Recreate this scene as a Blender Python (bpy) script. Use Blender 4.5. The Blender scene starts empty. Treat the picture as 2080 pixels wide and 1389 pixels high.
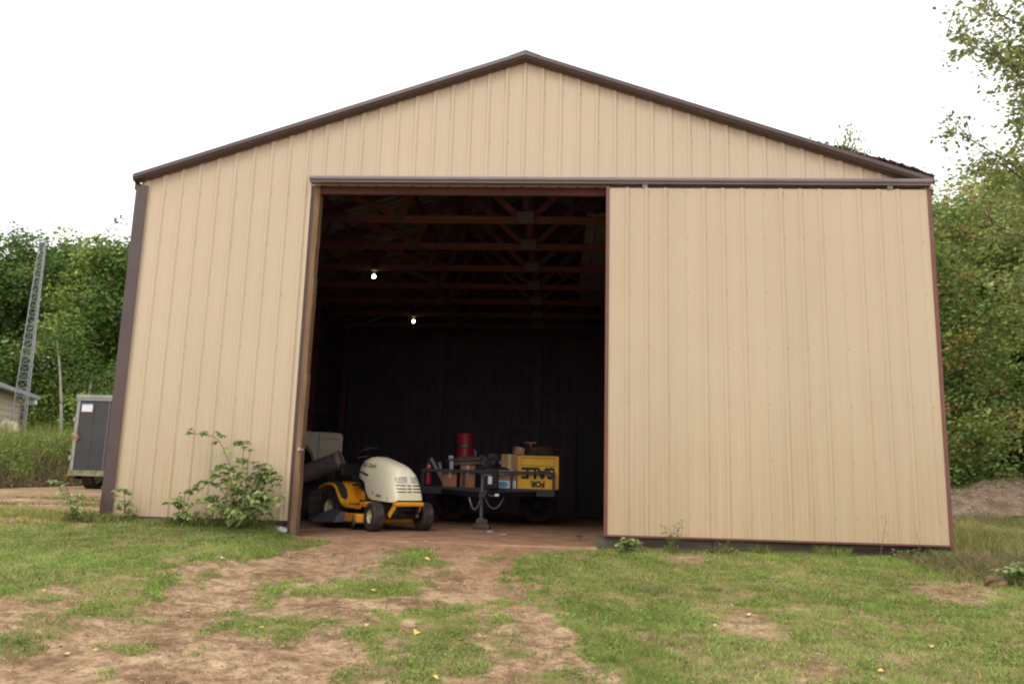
import bpy, bmesh, math, random
import numpy as np
from mathutils import Vector, Matrix, Euler
from mathutils.bvhtree import BVHTree
random.seed(7)
R = math.radians
scn = bpy.context.scene
COL = scn.collection

# ------------------------------------------------------------------ camera
cam_d = bpy.data.cameras.new('camera'); cam = bpy.data.objects.new('camera', cam_d); COL.objects.link(cam)
cr, cu, cf = Vector((0.99810, 0.05523, 0.02747)), Vector((-0.01746, -0.17422, 0.98455)), Vector((-0.05916, 0.98316, 0.17292))
cam.matrix_world = Matrix(((cr.x, cu.x, -cf.x, 0.4958), (cr.y, cu.y, -cf.y, -9.4594), (cr.z, cu.z, -cf.z, 0.6475), (0, 0, 0, 1)))
cam_d.sensor_width = 36; cam_d.lens = 28.17; cam_d.clip_end = 2000; cam_d.clip_start = .05
scn.camera = cam
# ------------------------------------------------------------------ sky, overcast
w = bpy.data.worlds.new('World'); scn.world = w; w.use_nodes = True
nt = w.node_tree; bg = nt.nodes['Background']
SUN_EL, SUN_AZ = R(52), R(200)     # azimuth clockwise from +Y: behind the camera, a little left
sky = nt.nodes.new('ShaderNodeTexSky'); sky.sky_type = 'NISHITA'; sky.sun_disc = False
sky.sun_elevation = SUN_EL; sky.sun_rotation = SUN_AZ; sky.dust_density = 5
scl = nt.nodes.new('ShaderNodeVectorMath'); scl.operation = 'SCALE'; scl.inputs['Scale'].default_value = .25
nt.links.new(sky.outputs[0], scl.inputs[0])
cl = nt.nodes.new('ShaderNodeVectorMath'); cl.operation = 'ADD'; cl.inputs[1].default_value = (14.5, 14.2, 13.7)   # the cloud layer
nt.links.new(scl.outputs[0], cl.inputs[0]); nt.links.new(cl.outputs[0], bg.inputs[0])
bg.inputs[1].default_value = 0.1
sd = bpy.data.lights.new('sun', 'SUN'); sd.energy = .9; sd.angle = R(25); sd.color = (1, .96, .89)
so = bpy.data.objects.new('sun', sd); COL.objects.link(so)
sdir = Vector((math.sin(SUN_AZ) * math.cos(SUN_EL), math.cos(SUN_AZ) * math.cos(SUN_EL), math.sin(SUN_EL)))
so.rotation_euler = sdir.to_track_quat('Z', 'Y').to_euler()
scn.view_settings.view_transform = 'Standard'; scn.view_settings.look = 'None'
scn.view_settings.exposure = 0.03; scn.view_settings.gamma = 1; scn.view_settings.use_curve_mapping = False
scn.cycles.filter_width = 2.1

# ------------------------------------------------------------------ materials
M = {}
def mat(name, col, rough=.7, var=.12, scale=4, bump=0, bscale=40, metal=0, spec=.5, stretch=(1, 1, 1), col2=None, coord='Object', detail=5, trans=None):
    m = bpy.data.materials.new(name); m.use_nodes = True; t = m.node_tree; b = t.nodes['Principled BSDF']
    tc = t.nodes.new('ShaderNodeTexCoord'); mp = t.nodes.new('ShaderNodeMapping'); mp.inputs['Scale'].default_value = stretch
    t.links.new(tc.outputs[coord], mp.inputs[0])
    nz = t.nodes.new('ShaderNodeTexNoise'); nz.inputs['Scale'].default_value = scale; nz.inputs['Detail'].default_value = detail
    t.links.new(mp.outputs[0], nz.inputs['Vector'])
    rp = t.nodes.new('ShaderNodeValToRGB'); rp.color_ramp.elements[0].position = .3; rp.color_ramp.elements[1].position = .7
    c2 = col2 or tuple(min(1, c * (1 + var)) for c in col); c1 = col if col2 else tuple(c * (1 - var) for c in col)
    rp.color_ramp.elements[0].color = (*c1, 1); rp.color_ramp.elements[1].color = (*c2, 1)
    t.links.new(nz.outputs['Fac'], rp.inputs[0]); t.links.new(rp.outputs[0], b.inputs['Base Color'])
    b.inputs['Roughness'].default_value = rough; b.inputs['Metallic'].default_value = metal; b.inputs['Specular IOR Level'].default_value = spec
    if bump:
        n2 = t.nodes.new('ShaderNodeTexNoise'); n2.inputs['Scale'].default_value = bscale; n2.inputs['Detail'].default_value = 4
        t.links.new(mp.outputs[0], n2.inputs['Vector'])
        bp = t.nodes.new('ShaderNodeBump'); bp.inputs['Strength'].default_value = bump; bp.inputs['Distance'].default_value = .01
        t.links.new(n2.outputs['Fac'], bp.inputs['Height']); t.links.new(bp.outputs[0], b.inputs['Normal'])
    M[name] = m
    return m
def vmat(name, rough=.6, translucent=.3, spec=.3):      # colour from the per-leaf attribute
    m = bpy.data.materials.new(name); m.use_nodes = True; t = m.node_tree; b = t.nodes['Principled BSDF']; out = t.nodes['Material Output']
    a = t.nodes.new('ShaderNodeAttribute'); a.attribute_name = 'col'
    t.links.new(a.outputs['Color'], b.inputs['Base Color']); b.inputs['Roughness'].default_value = rough; b.inputs['Specular IOR Level'].default_value = spec
    if translucent:
        tr = t.nodes.new('ShaderNodeBsdfTranslucent'); t.links.new(a.outputs['Color'], tr.inputs[0])
        mx = t.nodes.new('ShaderNodeMixShader'); mx.inputs[0].default_value = translucent
        t.links.new(b.outputs[0], mx.inputs[1]); t.links.new(tr.outputs[0], mx.inputs[2]); t.links.new(mx.outputs[0], out.inputs[0])
    M[name] = m
    return m

def siding(name, col):
    """painted ribbed steel: chalky paint, faint vertical streaks, splashed dirt and painted-in light falloff low down"""
    m = mat(name, col, .5, .03, 1.2, .03, 6, stretch=(1, 1, .35), coord='Object'); t = m.node_tree; b = t.nodes['Principled BSDF']
    old = b.inputs['Base Color'].links[0].from_socket
    tc = t.nodes.new('ShaderNodeTexCoord'); mp = t.nodes.new('ShaderNodeMapping'); mp.inputs['Scale'].default_value = (22, 1, .5)
    nz = t.nodes.new('ShaderNodeTexNoise'); nz.inputs['Scale'].default_value = 1.5; nz.inputs['Detail'].default_value = 6
    geo = t.nodes.new('ShaderNodeNewGeometry'); t.links.new(geo.outputs['Position'], mp.inputs[0]); t.links.new(mp.outputs[0], nz.inputs['Vector'])
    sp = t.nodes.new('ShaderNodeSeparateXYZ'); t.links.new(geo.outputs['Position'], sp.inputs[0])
    mr = t.nodes.new('ShaderNodeMapRange'); mr.inputs['From Min'].default_value = 2.6; mr.inputs['From Max'].default_value = 0.1  # low brown gradient: dirt, plus dimmer light on the lower wall painted into the colour
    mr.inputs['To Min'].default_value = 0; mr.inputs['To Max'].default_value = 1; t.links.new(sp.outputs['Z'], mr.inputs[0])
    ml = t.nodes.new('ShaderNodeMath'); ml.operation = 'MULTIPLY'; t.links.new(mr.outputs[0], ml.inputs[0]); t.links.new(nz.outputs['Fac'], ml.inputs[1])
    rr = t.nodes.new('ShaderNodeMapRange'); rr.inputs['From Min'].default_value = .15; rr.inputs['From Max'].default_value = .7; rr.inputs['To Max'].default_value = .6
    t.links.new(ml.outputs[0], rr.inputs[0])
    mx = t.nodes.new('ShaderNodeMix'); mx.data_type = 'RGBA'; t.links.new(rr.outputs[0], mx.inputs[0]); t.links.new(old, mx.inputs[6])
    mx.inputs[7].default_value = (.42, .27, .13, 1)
    st = t.nodes.new('ShaderNodeMapRange'); st.inputs['From Min'].default_value = .45; st.inputs['From Max'].default_value = .75; st.inputs['To Max'].default_value = .09
    t.links.new(nz.outputs['Fac'], st.inputs[0])
    m2 = t.nodes.new('ShaderNodeMix'); m2.data_type = 'RGBA'; t.links.new(st.outputs[0], m2.inputs[0]); t.links.new(mx.outputs[2], m2.inputs[6])
    m2.inputs[7].default_value = (.40, .30, .19, 1); 
    oi = t.nodes.new('ShaderNodeObjectInfo'); pr_ = t.nodes.new('ShaderNodeMapRange'); pr_.inputs['To Min'].default_value = .955; pr_.inputs['To Max'].default_value = 1.03; t.links.new(oi.outputs['Random'], pr_.inputs[0])
    hs = t.nodes.new('ShaderNodeHueSaturation'); t.links.new(pr_.outputs[0], hs.inputs['Value']); t.links.new(m2.outputs[2], hs.inputs['Color']); t.links.new(hs.outputs[0], b.inputs['Base Color'])
    # shallow oil-canning of the flats
    m3 = t.nodes.new('ShaderNodeMapping'); m3.inputs['Scale'].default_value = (1.6, 1, .55); t.links.new(geo.outputs['Position'], m3.inputs[0])
    n3 = t.nodes.new('ShaderNodeTexNoise'); n3.inputs['Scale'].default_value = 1.4; n3.inputs['Detail'].default_value = 1; t.links.new(m3.outputs[0], n3.inputs['Vector'])
    b3 = t.nodes.new('ShaderNodeBump'); b3.inputs['Strength'].default_value = .5; b3.inputs['Distance'].default_value = .05; t.links.new(n3.outputs['Fac'], b3.inputs['Height'])
    old_n = b.inputs['Normal'].links[0].from_node; t.links.new(b3.outputs[0], old_n.inputs['Normal'])
    return m
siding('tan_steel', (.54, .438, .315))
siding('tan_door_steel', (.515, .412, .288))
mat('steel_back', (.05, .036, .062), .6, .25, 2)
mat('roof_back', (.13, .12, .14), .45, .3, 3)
mat('roof_steel', (.10, .06, .05), .5, .2, 3)
mat('brown_trim', (.075, .047, .046), .28, .12, 3, .02, 9)
mat('rail_metal', (.21, .17, .18), .3, .1, 3, .02, 9)
mat('edge_trim', (.16, .06, .045), .5, .15, 4)
mat('truss_wood', (.105, .036, .031), .8, .3, 3, .15, 60, stretch=(.3, 3, 3))
mat('truss_plate', (.085, .075, .115), .6, .15, 8)
mat('side_plate', (.045, .03, .035), .7, .2, 8)
mat('post_wood', (.13, .07, .04), .8, .35, 7, .3, 40, stretch=(5, 5, .25), col2=(.25, .15, .08))
mat('skirt_wood', (.04, .03, .026), .9, .4, 4, .3, 30, stretch=(.3, 3, 3), col2=(.14, .11, .09))
mat('galv', (.45, .46, .48), .45, .15, 10, metal=.6)
mat('screw_metal', (.36, .27, .19), .5, .1, 10)
mat('rubber', (.022, .019, .019), .85, .3, 12, .2, 60, col2=(.075, .05, .038))
mat('black_paint', (.012, .012, .015), .5, .3, 6)
mat('dark_plastic', (.03, .03, .033), .45, .2, 8)
mat('grey_plastic', (.085, .085, .10), .5, .2, 8)
mat('cream_paint', (.90, .84, .63), .3, .03, 3)
mat('tractor_yellow', (.85, .36, .025), .33, .1, 5)
mat('rim_cream', (.72, .66, .46), .5, .15, 10)
mat('gold_decal', (.36, .25, .10), .5, .1, 20)
mat('grey_decal', (.50, .50, .60), .5, .1, 20)
mat('lens', (.50, .49, .46), .12, .25, 16)
mat('slot_black', (.01, .01, .01), .7, .1, 5)
mat('truck_cream', (.42, .37, .27), .45, .08, 3)
mat('pipe_brown', (.13, .10, .09), .6, .2, 4, .1, 20)
mat('drum_red', (.27, .012, .018), .4, .15, 4)
mat('ext_red', (.38, .025, .05), .35, .1, 4)
mat('cardboard', (.42, .25, .14), .85, .12, 5)
mat('cardboard_red', (.36, .16, .10), .85, .12, 5)
mat('sign_yellow', (.86, .45, .015), .5, .06, 4)
mat('print_black', (.012, .012, .014), .6, .1, 4)
mat('white_paint', (.75, .75, .76), .5, .05, 6)
mat('sky_blue_print', (.14, .42, .68), .5, .1, 6)
mat('tarp_dark', (.05, .045, .06), .6, .4, 6, .4, 14)
mat('cap_yellow', (.7, .65, .05), .5, .1, 4)
mat('board_grey', (.30, .25, .21), .85, .2, 6, .2, 30)
mat('paper', (.60, .48, .28), .8, .1, 6)
mat('olive', (.12, .11, .035), .7, .2, 6)
mat('trailer_black', (.035, .035, .042), .38, .2, 2)
mat('trim_alu', (.30, .30, .27), .45, .15, 6, metal=.3)
mat('moss', (.12, .14, .05), .9, .3, 12, col2=(.30, .30, .22))
mat('reflector', (.45, .03, .025), .3, .1, 4)
mat('garage_siding', (.50, .44, .33), .7, .05, 3)
mat('garage_roof', (.36, .40, .46), .4, .08, 3)
mat('tower_steel', (.27, .28, .30), .5, .1, 3)
mat('bark', (.12, .095, .075), .9, .3, 6, .4, 20, stretch=(3, 3, .5))
mat('pale_bark', (.36, .34, .28), .9, .25, 6, .2, 20)
mat('cane', (.16, .11, .05), .8, .3, 8)
mat('stone', (.34, .27, .2), .9, .2, 6, .3, 20, col2=(.5, .42, .34))
mat('mound_soil', (.13, .085, .056), .95, .2, 4, .9, 22, col2=(.31, .225, .155), coord='Object')
mat('bulb_socket', (.35, .33, .28), .5, .1, 5)
def emat(name, col, s):
    m = bpy.data.materials.new(name); m.use_nodes = True; b = m.node_tree.nodes['Principled BSDF']
    b.inputs['Emission Color'].default_value = (*col, 1); b.inputs['Emission Strength'].default_value = s; b.inputs['Base Color'].default_value = (.9, .9, .85, 1); M[name] = m
emat('bulb_glow', (1, .93, .68), 22)
vmat('leaf'); vmat('grass_blade', .7, .25, .2); vmat('litter', .8, .15, .2)

# ------------------------------------------------------------------ mesh helpers
class MB:
    def __init__(s): s.v = []; s.f = []; s.m = []
    def add(s, vs, fs, mi=0):
        o = len(s.v); s.v += [tuple(q) for q in vs]; s.f += [tuple(i + o for i in q) for q in fs]; s.m += [mi] * len(fs); return s
    def box(s, c, sz, rot=None, mi=0):
        c = Vector(c); hx, hy, hz = [q / 2 for q in sz]
        vs = [Vector((x, y, z)) for x in (-hx, hx) for y in (-hy, hy) for z in (-hz, hz)]
        if rot is not None: vs = [rot @ q for q in vs]
        return s.add([c + q for q in vs], [(0, 1, 3, 2), (4, 6, 7, 5), (0, 4, 5, 1), (2, 3, 7, 6), (0, 2, 6, 4), (1, 5, 7, 3)], mi)
    def bb(s, a, b, mi=0):
        return s.box([(p + q) / 2 for p, q in zip(a, b)], [abs(q - p) for p, q in zip(a, b)], None, mi)
    def bar(s, p0, p1, wd, dp, up=(0, 0, 1), mi=0):
        p0, p1 = Vector(p0), Vector(p1); x = (p1 - p0); L = x.length; x.normalize(); y = Vector(up).cross(x)
        if y.length < 1e-4: y = Vector((1, 0, 0)).cross(x)
        y.normalize(); z = x.cross(y); m = Matrix((x, y, z)).transposed()
        return s.box((p0 + p1) / 2, (L, wd, dp), m, mi)
    def tube(s, pts, r, n=8, cap=True, mi=0):
        pts = [Vector(p) for p in pts]; rs = r if isinstance(r, (list, tuple)) else [r] * len(pts); vs = []; fs = []; ref = None
        for i, p in enumerate(pts):
            t = (pts[min(i + 1, len(pts) - 1)] - pts[max(i - 1, 0)]).normalized()
            if ref is None: ref = t.orthogonal().normalized()
            ref = (ref - t * ref.dot(t)).normalized(); b = t.cross(ref)
            for k in range(n):
                a = 2 * math.pi * k / n; vs.append(p + (ref * math.cos(a) + b * math.sin(a)) * rs[i])
        for i in range(len(pts) - 1):
            for k in range(n):
                k2 = (k + 1) % n; fs.append((i * n + k, i * n + k2, (i + 1) * n + k2, (i + 1) * n + k))
        if cap: fs.append(tuple(range(n))[::-1]); fs.append(tuple((len(pts) - 1) * n + k for k in range(n)))
        return s.add(vs, fs, mi)
    def lathe(s, prof, c=(0, 0, 0), axis='Z', n=24, mi=0, mt=None):
        """prof: (radius, height) pairs; closed with fans where radius is 0"""
        vs = []; fs = []; c = Vector(c)
        for r, h in prof:
            for k in range(n):
                a = 2 * math.pi * k / n; x, y = r * math.cos(a), r * math.sin(a)
                q = Vector((x, y, h)) if axis == 'Z' else (Vector((x, h, y)) if axis == 'Y' else Vector((h, x, y)))
                if mt is not None: q = mt @ q
                vs.append(c + q)
        for i in range(len(prof) - 1):
            for k in range(n):
                k2 = (k + 1) % n; fs.append((i * n + k, i * n + k2, (i + 1) * n + k2, (i + 1) * n + k))
        return s.add(vs, fs, mi)
    def prism(s, poly, h0, h1, fn, mi=0):
        """poly of (a, b); fn(a, b, h) -> point"""
        n = len(poly); vs = [fn(a, b, h0) for a, b in poly] + [fn(a, b, h1) for a, b in poly]
        fs = [tuple(range(n))[::-1], tuple(range(n, 2 * n))] + [(i, (i + 1) % n, n + (i + 1) % n, n + i) for i in range(n)]
        return s.add(vs, fs, mi)
    def build(s, name, mats, parent=None, smooth=None, bevel=0, kind=None, loc=None, rot=None, fix=True):
        me = bpy.data.meshes.new(name); me.from_pydata(s.v, [], s.f)
        for q in (mats if isinstance(mats, (list, tuple)) else [mats]): me.materials.append(M[q])
        if any(s.m): me.polygons.foreach_set('material_index', s.m)
        if fix:
            bm = bmesh.new(); bm.from_mesh(me); bmesh.ops.recalc_face_normals(bm, faces=bm.faces); bm.to_mesh(me); bm.free()
        if smooth: me.shade_smooth(); me.set_sharp_from_angle(angle=R(smooth))
        o = bpy.data.objects.new(name, me); COL.objects.link(o)
        if parent is not None: o.parent = parent
        if loc is not None: o.location = loc
        if rot is not None: o.rotation_euler = rot
        if bevel:
            b = o.modifiers.new('bevel', 'BEVEL'); b.width = bevel; b.segments = 2; b.limit_method = 'ANGLE'
        if kind: o['kind'] = kind
        return o
def tag(o, label, cat, group=None):
    o['label'] = label; o['category'] = cat
    if group: o['group'] = group
    return o
def thing(name, label, cat, loc=(0, 0, 0), rz=0, group=None):
    o = bpy.data.objects.new(name, None); COL.objects.link(o); o.empty_display_size = .2
    o.location = loc; o.rotation_euler = (0, 0, rz); return tag(o, label, cat, group)
def copy_obj(o, name=None, parent=None, loc=None, rot=None, scale=None):
    c = o.copy(); COL.objects.link(c)
    if parent is not None: c.parent = parent
    if loc is not None: c.location = loc
    if rot is not None: c.rotation_euler = rot
    if scale is not None: c.scale = scale
    return c
def np_mesh(name, V, F, mats, cols=None, parent=None, mesh_only=False):
    """V (n,3), F (m,3|4)"""
    me = bpy.data.meshes.new(name); k = F.shape[1]
    me.vertices.add(len(V)); me.vertices.foreach_set('co', V.astype(np.float32).ravel())
    me.loops.add(F.size); me.loops.foreach_set('vertex_index', F.astype(np.int32).ravel())
    me.polygons.add(len(F)); me.polygons.foreach_set('loop_start', np.arange(0, F.size, k, dtype=np.int32))
    me.update(calc_edges=True)
    for q in (mats if isinstance(mats, (list, tuple)) else [mats]): me.materials.append(M[q])
    if cols is not None:
        a = me.color_attributes.new('col', 'FLOAT_COLOR', 'POINT')
        c4 = np.ones((len(V), 4), np.float32); c4[:, :3] = cols; a.data.foreach_set('color', c4.ravel())
    if mesh_only: return me
    o = bpy.data.objects.new(name, me); COL.objects.link(o)
    if parent is not None: o.parent = parent
    return o
rng = np.random.default_rng(11)
# value noise
_P = np.random.default_rng(3).random((256, 256))
def vn(x, y):
    xi = np.floor(x).astype(int); yi = np.floor(y).astype(int); fx = x - xi; fy = y - yi
    fx = fx * fx * (3 - 2 * fx); fy = fy * fy * (3 - 2 * fy)
    g = lambda i, j: _P[i % 256, j % 256]
    return (g(xi, yi) * (1 - fx) + g(xi + 1, yi) * fx) * (1 - fy) + (g(xi, yi + 1) * (1 - fx) + g(xi + 1, yi + 1) * fx) * fy
def fbm(x, y, o=4):
    s = 0; a = .5
    for i in range(o): s = s + a * (vn(x * 2 ** i + 17 * i, y * 2 ** i + 31 * i) - .5); a *= .55
    return s * 2

# ------------------------------------------------------------------ ground
def sstep(a, b, x):
    t = np.clip((x - a) / (b - a), 0, 1); return t * t * (3 - 2 * t)
FLOOR = -.045
def ground_h(x, y):
    x = np.asarray(x, float); y = np.asarray(y, float)
    a = np.interp(x, [-8, -5, -3, -2.75, -2.4, 1, 5, 9], [.12, .075, .045, .03, -.055, -.055, -.03, .08])
    front = np.where(y < 0, .085 * np.maximum(y, -14), 0)
    left = np.interp(x, [-6, -4.5], [1, 0]); right = 1 - left
    back = left * np.interp(y, [0, 8, 16, 40], [0, .13, .30, .38]) + right * np.interp(y, [0, 12, 40], [0, .12, .3])
    z = a + front + back
    # ruts worn by wheels in front of the door
    for cx in (-1.9, -.25):
        d = (x - cx - .10 * y * (1 if cx > -1 else -1)) / .35
        z = z - .02 * np.exp(-d * d) * sstep(0, -1, y)
    return z
G = {'left': [(-9, -1.3), (-5.73, -1.04), (-4.81, -0.21), (-3.9, .05), (-2.71, 0.1), (-2.3, -0.35), (-2.41, -1.03), (-2.65, -1.93), (-2.62, -2.67), (-2.43, -2.8), (-2.48, -3.27), (-2.79, -3.72), (-3.48, -3.98), (-9, -4.6)],
'mid': [(-1.43, -1.11), (-1.08, -0.66), (-0.73, -1.38), (-0.57, -2.26), (-0.84, -2.59), (-1.23, -2.84), (-1.59, -2.73), (-1.59, -2.34), (-1.42, -1.99)],
'small': [(-1.86, -3.57), (-1.7, -3.32), (-1.34, -3.62), (-1.29, -3.87), (-1.52, -3.88)],
'strip': [(-0.62, -3.3), (-0.45, -2.99), (-0.17, -3.07), (0.02, -3.73), (0.02, -4.18), (0.05, -4.77), (0, -6.5), (-.6, -6.5), (-0.59, -4.86), (-0.73, -4.67), (-0.59, -4.27), (-0.78, -3.85), (-0.49, -3.81)],
'strip2': [(-0.14, -1.97), (0.18, -1.57), (0.17, -3.01), (0.18, -3.82), (0.12, -4.31), (-0.0, -3.48)],
'streak': [(-4.2, -5.0), (-2.81, -4.73), (-2.59, -4.47), (-2.21, -4.24), (-1.7, -4.38), (-1.58, -4.51), (-2.22, -4.56), (-2.44, -4.7), (-4.0, -5.3)],
'right': [(0.23, -1.19), (0.5, -0.72), (1.0, -.12), (2.62, 0.1), (4.95, 0.1), (6, .5), (9, .6), (9, -7.5), (1.3, -7.5), (0.84, -4.7), (0.8, -4.27), (0.58, -3.64), (0.23, -2.76), (0.14, -1.81)],
'weedL': [(-60, 4.6), (-12.5, 4.4), (-11.2, 6.6), (-10.9, 12), (-9, 13), (-9, 80), (-60, 80)],
'weedR': [(5.05, .3), (12, .5), (60, 3), (60, 80), (5.1, 80)],
'verge': [(-30, .0), (-5.0, -.2), (-5.0, 1.2), (-7.6, 1.7), (-30, 1.2)]}
B = {'bare1': [(1.67, -3.03), (1.92, -2.69), (2.12, -2.97), (2.13, -3.45), (1.96, -3.71), (1.78, -3.49), (1.62, -3.44)],
'bare2': [(2.0, -3.82), (2.23, -3.79), (2.22, -4.2), (2.08, -4.53), (1.88, -4.55)],
'bare3': [(3.71, -1.72), (4.39, -1.31), (4.51, -1.92), (3.92, -2.44), (3.58, -2.31)],
'bare4': [(1.65, -0.23), (2.17, -0.3), (1.96, -0.91), (1.61, -0.9)],
'bare5': [(-3.41, -3.46), (-3.21, -3.23), (-3.01, -3.5), (-3.2, -3.67)]}
def sdist(poly, x, y):
    p = np.array(poly); q = np.roll(p, -1, 0); best = np.full(x.shape, 1e9); ins = np.zeros(x.shape, bool)
    for (x0, y0), (x1, y1) in zip(p, q):
        dx, dy = x1 - x0, y1 - y0; t = np.clip(((x - x0) * dx + (y - y0) * dy) / (dx * dx + dy * dy + 1e-9), 0, 1)
        best = np.minimum(best, np.hypot(x - x0 - t * dx, y - y0 - t * dy))
        c = (y0 > y) != (y1 > y)
        with np.errstate(divide='ignore', invalid='ignore'):
            xi = (x1 - x0) * (y - y0) / (y1 - y0 + 1e-12) + x0
        ins ^= c & (x < xi)
    return np.where(ins, best, -best)
def grass_mask(x, y):
    n = fbm(x * 2.2, y * 1.6, 4); n2 = fbm(x * 7 + 9, y * 5, 3)
    m = np.zeros(x.shape)
    str_ = {'left': 1, 'mid': .8, 'small': .55, 'strip': .75, 'strip2': .5, 'streak': .5, 'right': 1.08, 'weedL': 1, 'weedR': 1, 'verge': .6}
    for k, p in G.items():
        d = sdist(p, x, y); m = np.maximum(m, str_[k] * sstep(-.24, .20, d + .42 * n + .26 * n2))
    for k, p in B.items():
        d = sdist(p, x, y); m = m * (1 - .85 * sstep(-.14, .1, d + .16 * n + .1 * n2))
    m = m * (.42 + .75 * sstep(-.3, .2, n + .8 * n2)) + .22 * sstep(.22, .42, n + .6 * n2) * (y > -6) * ~((np.abs(x + .9) < 1.9) & (y > -.7))
    return np.clip(m, 0, 1)
def axis(lo, hi, step, far, g=1.12):
    a = list(np.arange(lo, hi + 1e-6, step)); s = step
    while a[-1] < far: s *= g; a.append(a[-1] + s)
    s = step
    while a[0] > -far: s *= g; a.insert(0, a[0] - s)
    return np.array(a)
xs = axis(-6.2, 6.6, .035, 400); ys = axis(-6.2, .0, .035, 400)
X, Y = np.meshgrid(xs, ys); Z = ground_h(X, Y)
gm = grass_mask(X, Y)
near = sstep(14, 6, np.hypot(X, Y + 2))
Z = Z + near * ((1 - gm * .6) * .016 * fbm(X * 3, Y * 4, 3) + (1 - gm) * .016 * near * fbm(X * 11, Y * 11, 4) + .012 * gm * fbm(X * 9, Y * 9, 2))
inside = (np.abs(X) < 4.83) & (Y > .02) & (Y < 10.1)
Z = np.where(inside, np.minimum(Z, -.16), Z)
nx, ny = len(xs), len(ys); idx = np.arange(nx * ny).reshape(ny, nx)
F = np.stack([idx[:-1, :-1], idx[:-1, 1:], idx[1:, 1:], idx[1:, :-1]], -1).reshape(-1, 4)
redd = np.clip(np.exp(-((X + .6) / 1.9) ** 2 - ((Y - .2) / 1.5) ** 2) + .5 * np.exp(-((X - .15) / .35) ** 2 - ((Y + 1.2) / 1.4) ** 2), 0, 1)
gcol = np.stack([gm, redd, fbm(X * .9, Y * 1.4, 3) * .5 + .5], -1).reshape(-1, 3)

def ground_mat(name, inside=False):
    m = bpy.data.materials.new(name); m.use_nodes = True; t = m.node_tree; b = t.nodes['Principled BSDF']; N = t.nodes.new; L = t.links.new
    geo = N('ShaderNodeNewGeometry'); at = N('ShaderNodeAttribute'); at.attribute_name = 'col'; sp = N('ShaderNodeSeparateColor'); L(at.outputs['Color'], sp.inputs[0])
    def noise(s, d=6, st=(1, 1, 1), off=0):
        mp = N('ShaderNodeMapping'); mp.inputs['Scale'].default_value = st; mp.inputs['Location'].default_value = (off, off, 0); L(geo.outputs['Position'], mp.inputs[0])
        n = N('ShaderNodeTexNoise'); n.inputs['Scale'].default_value = s; n.inputs['Detail'].default_value = d; n.inputs['Roughness'].default_value = .62; L(mp.outputs[0], n.inputs['Vector']); return n.outputs['Fac']
    def ramp(f, stops):
        r = N('ShaderNodeValToRGB'); e = r.color_ramp.elements
        e[0].position, e[0].color = stops[0][0], (*stops[0][1], 1); e[1].position, e[1].color = stops[-1][0], (*stops[-1][1], 1)
        for p, c in stops[1:-1]: q = e.new(p); q.color = (*c, 1)
        L(f, r.inputs[0]); return r.outputs[0]
    def mix(f, a, c):
        q = N('ShaderNodeMix'); q.data_type = 'RGBA'
        L(f, q.inputs[0]) if not isinstance(f, float) else setattr(q.inputs[0], 'default_value', f)
        L(a, q.inputs[6]); L(c, q.inputs[7]); return q.outputs[2]
    dirt = ramp(noise(2.2, 10, (1, 1.15, 1)), [(.30, (.19, .115, .064)), (.43, (.33, .215, .128)), (.56, (.43, .295, .18)), (.72, (.54, .40, .26))])
    dk = ramp(noise(9, 8, (1, 1.1, 1), 5), [(.42, (.13, .08, .05)), (.56, (1, 1, 1))])
    mu = N('ShaderNodeMix'); mu.data_type = 'RGBA'; mu.blend_type = 'MULTIPLY'; mu.inputs[0].default_value = .45; L(dirt, mu.inputs[6]); L(dk, mu.inputs[7]); dirt = mu.outputs[2]
    fine = ramp(noise(38, 5), [(.36, (.48, .45, .42)), (.5, (1, 1, 1)), (.66, (1.25, 1.25, 1.25))])
    mu = N('ShaderNodeMix'); mu.data_type = 'RGBA'; mu.blend_type = 'MULTIPLY'; mu.inputs[0].default_value = .6; L(dirt, mu.inputs[6]); L(fine, mu.inputs[7]); dirt = mu.outputs[2]
    red = ramp(noise(3, 8), [(.3, (.20, .105, .062)), (.7, (.42, .25, .155))])
    soil = mix(sp.outputs['Green'], dirt, red)
    turf = ramp(noise(9, 6), [(.3, (.10, .11, .03)), (.5, (.17, .18, .05)), (.7, (.27, .21, .11))])
    mk = N('ShaderNodeMapRange'); mk.inputs['From Min'].default_value = .1; mk.inputs['From Max'].default_value = .75; mk.inputs['To Max'].default_value = .9; L(sp.outputs['Red'], mk.inputs[0])
    L(mix(mk.outputs[0], soil, turf), b.inputs['Base Color'])
    b.inputs['Roughness'].default_value = .95; b.inputs['Specular IOR Level'].default_value = .15
    bp = N('ShaderNodeBump'); bp.inputs['Strength'].default_value = .8; bp.inputs['Distance'].default_value = .02; L(noise(14, 8), bp.inputs['Height'])
    b2 = N('ShaderNodeBump'); b2.inputs['Strength'].default_value = .5; b2.inputs['Distance'].default_value = .006; L(noise(70, 4), b2.inputs['Height']); L(bp.outputs[0], b2.inputs['Normal']); L(b2.outputs[0], b.inputs['Normal'])
    M[name] = m
ground_mat('soil')
g = np_mesh('ground', np.stack([X, Y, Z], -1).reshape(-1, 3), F, 'soil', gcol); g['kind'] = 'structure'; g.data.shade_smooth()

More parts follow.
